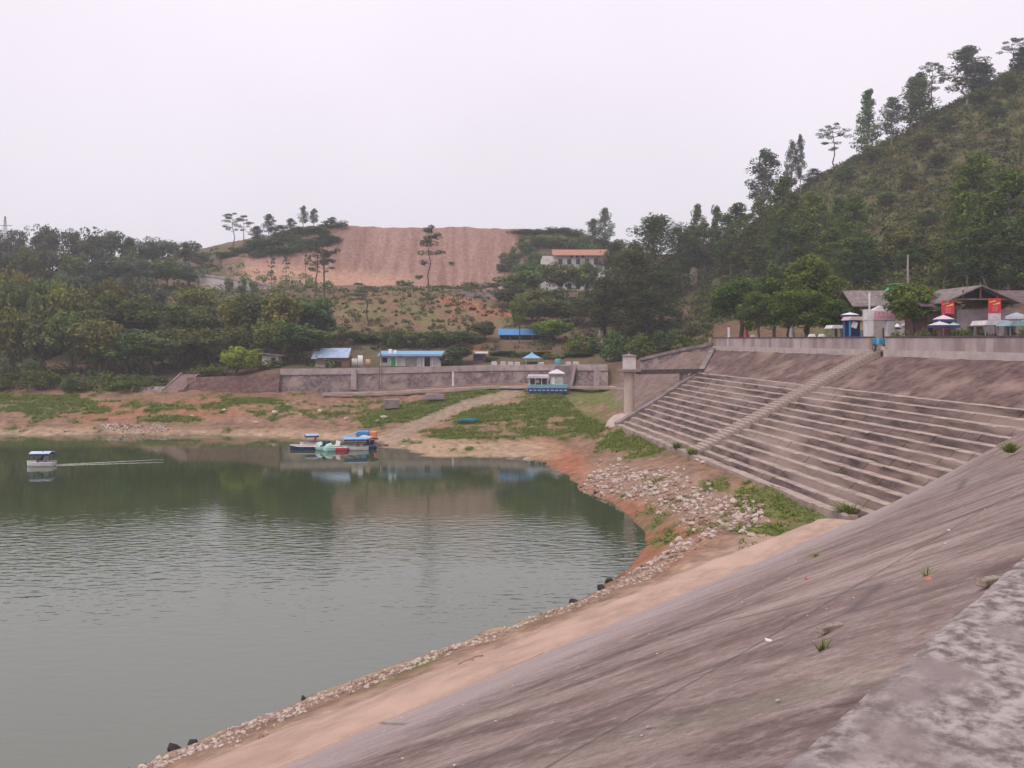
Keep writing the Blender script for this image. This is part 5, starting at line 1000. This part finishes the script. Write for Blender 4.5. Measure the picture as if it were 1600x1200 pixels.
# teal tank and red stall beside
c_ = P(872, 569, 136); mb = MB(); mb.tube([(0, 0, 0), (0, 0, .7), (0, 0, .85)], [.55, .55, .35], 12); tag(mb.build('water_drum', TEAL, None, c_), 'teal drum on the terrace edge above the slipway', 'drum')
c_ = P(866, 566, 143); rs = thing('market_stall', 'low red stall behind the teal drum', 'stall', tuple(c_)); mb = MB(); mb.box((0, 0, .75), (2.3, .8, .6)); mb.build('counter', RED, rs)
for x in (-1, 1): mb = MB(); mb.box((x, 0, .6), (.08, .6, 1.3)); mb.build('leg', RED, rs)
# white terrace stones / seats
for k, px in enumerate((772, 786, 798, 808, 846, 888, 900)):
    Y = float(wall_Y((px - CX) / FPX)) + 1.6; c_ = P(px, 569, Y); c_.z = ground(c_.x, c_.y); mb = MB(); mb.box((0, 0, .3), (.95, .5, .62), taper=.85, jit=.05); tag(mb.build('stone_bench', CREAM, None, c_, None, .05), f'{ordn(k)} pale stone bench from the left along the terrace edge', 'bench', 'pale benches on the terrace edge')
# long blue roof shed on the slope
c_ = P(815, 532, 158.5); bl = thing('open_shed', 'long open shed with a bright blue sheet roof on the slope', 'shed', tuple(c_))
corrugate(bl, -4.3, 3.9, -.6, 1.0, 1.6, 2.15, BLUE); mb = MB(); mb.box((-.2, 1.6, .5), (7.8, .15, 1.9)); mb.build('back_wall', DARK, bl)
for x in (-4.0, -2.0, 0, 2.0, 3.6): mb = MB(); mb.tube([(x, -.3, -.4), (x, -.3, 1.0)], .07, 6); mb.build('post', WOOD, bl)
mb = MB(); mb.box((-.2, -.1, -.1), (7.8, .3, .35)); mb.build('sill', GREYWALL, bl)
# stone spire
c_ = P(937, 538, 146); sp = thing('stone_spire', 'small pointed stone spire in the trees above the wall', 'spire', (c_.x, c_.y, c_.z))
mb = MB(); mb.tube([(0, 0, -1.2), (0, 0, .3), (0, 0, .35), (0, 0, 1.2), (0, 0, 2.0), (0, 0, 2.6)], [1.0, .85, .6, .38, .18, .03], 8, sm=False); mb.build('shaft', CONC, sp); mb = MB(); mb.box((0, 0, -.9), (2.4, 2.4, .5)); mb.build('base', CONCD, sp)
mb = MB(); c2 = P(915, 543, 146); mb.box((0, 0, .3), (.7, .5, .9)); mb.box((0, 0, .8), (.8, .6, .12), mi=1); tag(mb.build('bin', [RED, WHITE], None, c2), 'small red box with a white lid beside the stone spire', 'box')
# white building with orange roof
c_ = P(897, 462, 214); wb = thing('white_building', 'three storey white building with an orange tiled roof among trees', 'building', (c_.x, c_.y, c_.z)); WB = paint('building white', (.66, .62, .62), .9, .8)
Hh = P(0, 404, 214).z - c_.z
mb = MB(); mb.box((.6, 3, Hh / 2 - .5), (13.8, 6, Hh + 1)); mb.build('wall', WB, wb)
mb = MB(); mb.box((-7.2, 3, Hh / 2 - .3), (1.8, 5, Hh + .6)); mb.box((-6.2, 3, Hh + .25), (3.2, 5.2, .9)); mb.build('stair_tower', WB, wb)
rf_ = gable(wb, -4.8, 8.0, -.6, 6.4, Hh + .9, Hh + 2.4, .6, ORTILE)
mb = MB(); mb.box((1.6, 3, Hh + .5), (12.6, 5.6, 1.2)); mb.build('attic', WB, wb)
for fl in range(3):
    zf = Hh - 1.5 - 3.1 * fl
    for x in (-3.4, -1.2, 1.0, 3.2, 5.4): opening(wb, 'window', x, zf, 1.1, 1.5, 0.0, GLASS, WHITE)
    if fl: mb = MB(); mb.box((1.0, -.45, zf - .55), (12.8, .9, .9)); mb.build('balcony', WB, wb)
for x in (-3.6, -2.2, -.8): opening(wb, 'window', x * 1.0 + 3.0, Hh + .15, .7, .8, .2, GLASS)
mb = MB(); mb.box((1.0, -.3, .25), (14, .6, .6)); mb.build('red_band', ORTILE, wb)
# lattice pylon, far left
c_ = P(8, 420, 268); gz = ground(c_.x, c_.y); py_ = thing('pylon', 'faint lattice power pylon on the far left skyline', 'pylon', (c_.x, c_.y, gz)); Hp = P(0, 338, 268).z - gz
mb = MB()
for sx in (-1, 1):
    for sy in (-1, 1): mb.tube([(sx * 1.6, sy * 1.6, 0), (sx * .45, sy * .45, Hp * .7), (sx * .12, sy * .12, Hp)], .09, 4)
mb.build('legs', STEEL, py_)['kind'] = 'stuff'
mb = MB()
for k in range(7):
    z0 = Hp * .7 * k / 7; z1 = Hp * .7 * (k + 1) / 7; a = 1.6 - 1.15 * k / 7; b_ = 1.6 - 1.15 * (k + 1) / 7
    for s_ in (-1, 1): mb.tube([(-a, s_ * a, z0), (b_, s_ * b_, z1)], .05, 4); mb.tube([(a, s_ * a, z0), (-b_, s_ * b_, z1)], .05, 4)
mb.build('bracing', STEEL, py_)['kind'] = 'stuff'
for f in (.74, .86): mb = MB(); mb.box((0, 0, Hp * f), (4.4, .15, .18)); mb.build('crossarm', STEEL, py_)

# ------------------------------------------------------------------ platform behind the parapet
def base_at(px, Y, dz=0.0): return (((px - CX) / FPX * Y), Y, 11.0 + dz)
def zat(py, Y): return EYE - (py - HOR) / FPX * Y - 11.0
RZ = math.atan2(.124, 1)
# gate arch
Yg = 74.5; ga = thing('gate_arch', 'white gate arch with a pink sign board behind the wall gap', 'gate', base_at(1374, Yg)); mpx = Yg / FPX
for x0, x1 in ((1351, 1363), (1384, 1396)): mb = MB(); mb.box((((x0 + x1) / 2 - 1374) * mpx, 0, zat(500, Yg) / 2), ((x1 - x0) * mpx, .6, zat(500, Yg))); mb.build('pillar', WHITE, ga, bevel=.02)
mb = MB(); mb.box(((1374.5 - 1374) * mpx, 0, zat(492.5, Yg)), (49 * mpx, .64, 17 * mpx)); mb.build('lintel', WHITE, ga, bevel=.02)
mb = MB(); mb.box(((1380 - 1374) * mpx, -.34, zat(493, Yg)), (34 * mpx, .05, 13.5 * mpx)); sg = mb.build('sign_board', PINK, ga)
mb = MB()
for r_i, (zc, hh_) in enumerate(((490.5, .28), (495.5, .14))):
    for k in range(4 if r_i == 0 else 7):
        x = -1.35 * .5 + (1.35 / (4 if r_i == 0 else 7)) * (k + .5); zb = zat(zc, Yg)
        mb.box((x + 6 * mpx, -.372, zb), (.03, .012, hh_)); mb.box((x + 6 * mpx, -.374, zb + hh_ * .25), (.13, .012, .03)); mb.box((x + 6 * mpx, -.376, zb - hh_ * .2), (.1, .012, .03))
mb.build('lettering', paint('sign lettering', (.42, .10, .16), .7), sg)['kind'] = 'stuff'
mb = MB(); mb.prism([(-.65, zat(484, Yg)), (.75, zat(484, Yg)), (.05, zat(480, Yg) + .12)], -.3, .3); mb.build('pediment', WHITE, ga)
# flagpole by the gate
mb = MB(); mb.tube([(0, 0, 0), (0, 0, zat(457, 77))], .09, 8); tag(mb.build('post', WHITE, None, base_at(1358.5, 77)), 'white post rising behind the left pillar of the gate arch', 'post')
# cargo tricycle in the gap
tp = EA(PW + .1, 70.95, 10.98); tk = thing('cargo_tricycle', 'blue cargo tricycle standing in the gap of the parapet wall', 'tricycle', tuple(tp), R(-4))
mb = MB(); mb.box((0, 0, .85), (.95, 1.2, .5)); mb.build('cargo_box', paint('cargo blue', (.05, .22, .36), .5), tk, bevel=.02)
mb = MB(); mb.box((-.36, -.61, .85), (.2, .02, .46)); mb.build('panel', paint('light cargo blue', (.14, .45, .62), .5), tk)
for x, y, r_ in ((-.46, -.1, .33), (.46, -.1, .33), (0, 1.35, .3)):
    mb = MB(); n_ = 16; mb.tube([(x - .05, y, r_), (x + .05, y, r_)], r_, n_); wl = mb.build('wheel', RUBBER, tk); mb = MB(); mb.tube([(x - .06, y, r_), (x + .06, y, r_)], r_ * .6, n_); mb.build('rim', STEEL, wl)
mb = MB(); mb.tube([(0, .5, .45), (0, 1.2, .5), (0, 1.35, .3)], .04, 6); mb.tube([(0, 1.2, .5), (0, 1.1, 1.2)], .03, 6); mb.build('frame', RUBBER, tk)
mb = MB(); mb.tube([(-.35, 1.0, 1.22), (0, 1.12, 1.2), (.35, 1.0, 1.22)], .025, 6); mb.build('handlebar', STEEL, tk); mb = MB(); mb.box((0, .78, .95), (.28, .3, .1)); mb.build('saddle', RUBBER, tk, bevel=.03)
mb = MB(); mb.box((.12, -.45, .3), (.36, .1, .3)); mb.build('battery', WHITE, tk)
# grey tile house behind the gate
Yh_ = 84; gh = thing('tiled_house', 'plastered house with a grey tiled roof behind the gate arch', 'house', base_at(1380, Yh_)); mpx = Yh_ / FPX
mb = MB(); mb.box((.2, 2.4, 1.35), (5.4, 4, 2.9)); mb.build('wall', GREYWALL, gh); gable(gh, -2.6, 3.1, .3, 4.6, zat(475, Yh_), zat(457, Yh_) + .2, .45, TILE)
opening(gh, 'door', .6, 0, 1.0, 2.1, .4, DARK, WOOD); opening(gh, 'window', -1.4, 1.1, .9, .9, .4, DARK, WOOD)
Yb = 90; bh = thing('blue_roof_shed', 'shed with a vivid blue sheet roof right of the dark round trees', 'shed', base_at(1345, Yb))
mb = MB(); mb.box((0, 1.5, 1.5), (2.4, 2.6, 3.2)); mb.build('wall', CREAM, bh); corrugate(bh, -1.0, 1.9, -.1, zat(475, Yb), 2.6, zat(461, Yb) + .1, BLUE); opening(bh, 'door', -.3, 0, .8, 2.0, .2, WOOD)
Yn = 98; gn = thing('green_canopy', 'bright green canopy frame on the slope above the tiled house', 'canopy', (((1396 - CX) / FPX * Yn), Yn, zat(458, Yn) + 11)); mpx = Yn / FPX
mb = MB(); mb.box((.35, 0, 14 * mpx), (18 * mpx, 1.5, .16)); mb.build('top', GREEN, gn)
for x in (-.2, .9): mb = MB(); mb.box((x, 0, 6.5 * mpx), (.1, .1, 14 * mpx)); mb.build('post', GREEN, gn)
mb = MB(); mb.prism([(-1.1, 0), (1.0, 0), (.8, .6), (-.3, .75)], -.7, .7); mb.build('base', GREEN, gn)
mb = MB(); mb.box((0, 1.2, -.7), (3, 2.6, 1.6)); mb.build('plinth', GREYWALL, gn)
# utility pole, lamp post by the trees
def tall_pole(px, top, Y, r_, mat, label):
    mb = MB(); mb.tube([(0, 0, -.5), (0, 0, zat(top, Y))], [r_, r_ * .7], 10); tag(mb.build('utility_pole', mat, None, base_at(px, Y)), label, 'pole')
tall_pole(1418.5, 398, 76, .11, PALEBARK, 'tall pale utility pole rising out of the round green tree')
# banner house
Yb = 68; bn = thing('banner_house', 'old plastered house with a projecting gable roof and two red banners', 'house', base_at(1522, Yb)); mpx = Yb / FPX
X_ = lambda px: (px - 1522) * mpx
mb = MB(); mb.box(((X_(1502) + X_(1600)) / 2, 3.2, 1.6), (X_(1600) - X_(1502), 5, 3.5)); mb.build('wall', paint('lilac grey plaster', (.34, .28, .30), .95), bn)
mb = MB(); mb.box(((X_(1464) + X_(1502)) / 2, 3.6, 1.4), (X_(1502) - X_(1464), 4, 3.1)); mb.build('side_wall', BRICK, bn)
gable(bn, X_(1478), X_(1576), -.2, 5.6, zat(470, Yb), zat(448, Yb), .55, TILE, axis='y', th=.1)
gable(bn, X_(1452), X_(1500), 1.0, 6.6, zat(476, Yb), zat(456, Yb), .4, DKTILE, 'side_roof')
gable(bn, X_(1582), X_(1640), .8, 6.6, zat(474, Yb), zat(452, Yb), .4, DKTILE, 'side_roof')
mb = MB(); zt_ = zat(468, Yb); mb.box((X_(1528), -.5, zt_), (X_(1578) - X_(1478), .12, .12)); 
for px in (1500, 1527, 1553): h_ = .25 + (1 - abs(px - 1527) / 50) * 1.05; mb.box((X_(px), -.45, zt_ + h_ / 2), (.09, .09, h_))
mb.build('roof_truss', WOOD, bn)
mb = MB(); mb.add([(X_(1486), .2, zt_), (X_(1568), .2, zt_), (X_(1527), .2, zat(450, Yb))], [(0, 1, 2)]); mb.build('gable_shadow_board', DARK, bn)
for px, w_ in ((1482, .9), (1553, .95)):
    pass
opening(bn, 'door', X_(1469), 0, .5, 2.4, 1.58, DARK, WOOD); opening(bn, 'window', X_(1524), 1.3, .5, .7, .7, DARK, WOOD); opening(bn, 'window', X_(1538), 1.3, .5, .7, .7, DARK, WOOD); opening(bn, 'window', X_(1586), 1.2, .8, .8, .7, DARK, WOOD)
for px, t_, b_, yy, lb in ((1481, 469, 491, .35, 'red banner with yellow brush strokes and white print on the left of the old house'), (1554, 466, 489, .35, 'red banner with yellow brush strokes and white print on the right of the old house')):
    Y = Yb + yy - 1.0; m2 = Y / FPX; bo = thing('banner', lb, 'banner', base_at(px, Y, zat(b_, Y))); h_ = (b_ - t_) * m2; w_ = 20 * m2
    mb = MB(); mb.box((0, 0, h_ / 2), (w_, .03, h_)); mb.build('cloth', RED, bo)
    mb = MB()
    for dx, dz, l_, a in ((-.16, .76, .5, .22), (.14, .62, .55, .22)): mb.box((dx * w_, -.022, dz * h_), (l_ * w_, .008, .07 * h_), ry=-a); mb.box((dx * w_ + .06, -.023, (dz + .05) * h_), (l_ * w_ * .6, .008, .04 * h_), ry=-a - .2)
    mb.build('yellow_print', YELLOW, bo)['kind'] = 'stuff'
    mb = MB()
    for r_i in range(3):
        for k in range(3): mb.box(((k - .9) * .15 * w_, -.022, (.14 + r_i * .13) * h_), (.1 * w_, .008, .03)); mb.box(((k - .9) * .15 * w_, -.024, (.14 + r_i * .13) * h_), (.025, .008, .085 * h_))
    mb.build('white_print', paint('pale banner print', (.75, .35, .42), .7), bo)['kind'] = 'stuff'
    if px > 1500:
        mb = MB(); mb.box((0, .02, -.28), (w_, .03, .55)); mb.build('lower_panel', paint('pale lilac panel', (.55, .45, .52), .8), bo)
        mb = MB()
        for k in range(9): a = math.pi * k / 8; mb.box((.28 * math.cos(a), -.005, -.42 + .28 * math.sin(a)), (.1, .02, .06), ry=-a)
        mb.build('arch_print', WHITE, bo)['kind'] = 'stuff'
# parasols, canopies and stalls
def parasol(px, top, low, wpx, Y, c1, c2, label, tiers=1):
    m2 = Y / FPX; r_ = thing('parasol', label, 'parasol', base_at(px, Y)); R_ = wpx * m2 / 2; zt_, zl = zat(top, Y), zat(low, Y)
    mb = MB(); mb.tube([(0, 0, 0), (0, 0, zt_ + .1)], .035, 6); mb.build('pole', STEEL, r_)
    mb = MB(); n_ = 8; ring = [(R_ * math.cos(6.2832 * k / n_), R_ * math.sin(6.2832 * k / n_), zl) for k in range(n_)]; r2 = [(x * .55, y * .55, zl + (zt_ - zl) * .5) for x, y, _ in ring]; vs = ring + r2 + [(0, 0, zt_)]
    mb.add(vs, [(k, (k + 1) % n_, n_ + (k + 1) % n_, n_ + k) for k in range(n_)] + [(n_ + k, n_ + (k + 1) % n_, 2 * n_) for k in range(n_)]); o = mb.build('canopy', c1, r_); o.modifiers.new('t', 'SOLIDIFY').thickness = .03
    mb = MB(); mb.add(ring + [(x * 1.01, y * 1.01, zl - .2) for x, y, _ in ring], [(k, (k + 1) % n_, n_ + (k + 1) % n_, n_ + k) for k in range(n_)]); o = mb.build('valance', c2, r_); o.modifiers.new('t', 'SOLIDIFY').thickness = .02
parasol(1474, 492, 499, 34, 67, paint('pinkish white cloth', (.60, .50, .53), .8), NAVY, 'pinkish white parasol below the left red banner')
parasol(1468, 502, 508, 36, 64.6, paint('dull white cloth', (.55, .52, .54), .8), NAVY, 'white parasol with a navy valance close behind the parapet wall')
parasol(1490, 504, 508, 20, 64, paint('dull green cloth', (.30, .44, .40), .8), NAVY, 'small greenish parasol right of the navy edged one')
parasol(1328, 488, 492, 30, 82, WHITE, NAVY, 'white and navy parasol left of the gate arch')
parasol(1588, 488, 494, 32, 60.5, paint('dull blue grey cloth', (.30, .34, .42), .8), bpy.data.materials['dull white cloth'], 'pale blue parasol right of the old house')
parasol(1414, 504, 509, 16, 76, CREAM, CREAM, 'cream parasol under the round green tree')
parasol(1402, 505, 511, 12, 77, WHITE, NAVY, 'small white parasol just right of the gate arch')
parasol(1598, 500, 505, 22, 57.5, TEAL, TEAL, 'teal green parasol at the right edge above the wall')
def awning(px0, px1, top, Y, c1, label, blue=False, counter=None):
    m2 = Y / FPX; w_ = (px1 - px0) * m2; r_ = thing('market_stall', label, 'stall', base_at((px0 + px1) / 2, Y)); zt_ = zat(top, Y)
    for sx in (-1, 1):
        for sy in (-.7, .7): mb = MB(); mb.box((sx * (w_ / 2 - .08), sy, zt_ / 2 - .1), (.14 if blue else .06,) * 2 + (zt_ - .2,)); mb.build('post', BLUE if blue else STEEL, r_)
    mb = MB(); mb.prism([(-w_ / 2 - .1, zt_ - .32), (w_ / 2 + .1, zt_ - .32), (w_ / 2 - .1, zt_), (-w_ / 2 + .1, zt_)], -.95, .95); mb.build('awning', c1, r_)
    mb = MB(); mb.box((0, -.4, .45), (w_ * .9, .6, .9)); mb.build('counter', counter or CREAM, r_)
    if blue:
        mb = MB(); mb.box((-.35, -.75, zt_ - .75), (.5, .04, .55), ry=.3); mb.build('white_cloth', WHITE, r_); mb = MB(); mb.box((.35, -.74, zt_ - .85), (.35, .04, .75)); mb.build('yellow_cloth', paint('khaki cloth', (.4, .36, .2), .9), r_)
        mb = MB(); mb.box((0, .7, zt_ / 2), (w_, .05, zt_ - .6)); mb.build('back_sheet', NAVY, r_)
awning(1322, 1350, 495, 79, paint('peach awning', (.62, .46, .44), .8), 'blue framed stall with a peach awning and hanging cloths left of the gate', True, TEAL)
awning(1529, 1566, 501, 58.6, bpy.data.materials['dull white cloth'], 'long white topped stall below the right red banner', counter=WHITE)
awning(1567, 1596, 502, 57, paint('teal awning', (.24, .36, .40), .8), 'teal topped stall right of the long white one')
awning(1295, 1320, 508, 82, WHITE, 'low white stall under the dark round trees', counter=WHITE)
# bits under the round trees
mb = MB(); c2 = base_at(1139, 104); mb.tube([(0, 0, 0), (0, 0, zat(511, 104))], .17, 8); mb.tube([(0, 0, zat(511, 104)), (0, 0, zat(510, 104) + .05)], .2, 8, mi=1); tag(mb.build('post', [WHITE, RED], None, c2), 'thick white and red post at the left end of the parapet wall', 'post')
def folded(px, Y, mat, label):
    r_ = thing('folded_parasol', label, 'parasol', base_at(px, Y)); h_ = zat(503, Y); mb = MB(); mb.tube([(0, 0, .3), (0, 0, .6), (0, 0, h_ * .6), (0, 0, h_)], [.34, .40, .25, .03], 8); mb.build('cloth', mat, r_); mb = MB(); mb.tube([(0, 0, 0), (0, 0, h_ + .15)], .04, 6); mb.build('pole', STEEL, r_)
folded(1166, 101, paint('coral red cloth', (.62, .10, .11), .8), 'folded red parasol under the leftmost round trees')
folded(1238, 90, WHITE, 'folded white parasol under the tallest round tree')
for k, (px, w_, col) in enumerate([(1268, 1.0, WHITE), (1283, .8, WHITE), (1176, .7, CREAM)]):
    Y = PW * FPX / (px - 632) + 2.2; mb = MB(); mb.box((0, 0, .7), (w_, .5, 1.1), taper=.8, jit=.04); mb.box((0, -.1, 1.35), (w_ * .8, .3, .3), taper=.7); tag(mb.build('covered_stall', col, None, base_at(px, Y), None, .05), ('white wrapped cart under the bright topped tree, left one', 'white wrapped cart under the bright topped tree, right one', 'cream wrapped cart beside the red folded parasol')[k], 'cart')

# ------------------------------------------------------------------ haze
hz = MB(); hz.box((0, 230, 43), (1900, 860, 110))
hm = bpy.data.materials.new('haze air'); hm.use_nodes = True; hn = hm.node_tree.nodes; hn.clear(); ho = hn.new('ShaderNodeOutputMaterial'); hv = hn.new('ShaderNodeVolumePrincipled')
hv.inputs['Color'].default_value = (.92, .94, 1.0, 1); hv.inputs['Density'].default_value = .0006; hv.inputs['Anisotropy'].default_value = .1
hm.node_tree.links.new(hv.outputs[0], ho.inputs['Volume']); tag(hz.build('haze', hm), 'thin pale haze over the lake and hills', None, kind='stuff')
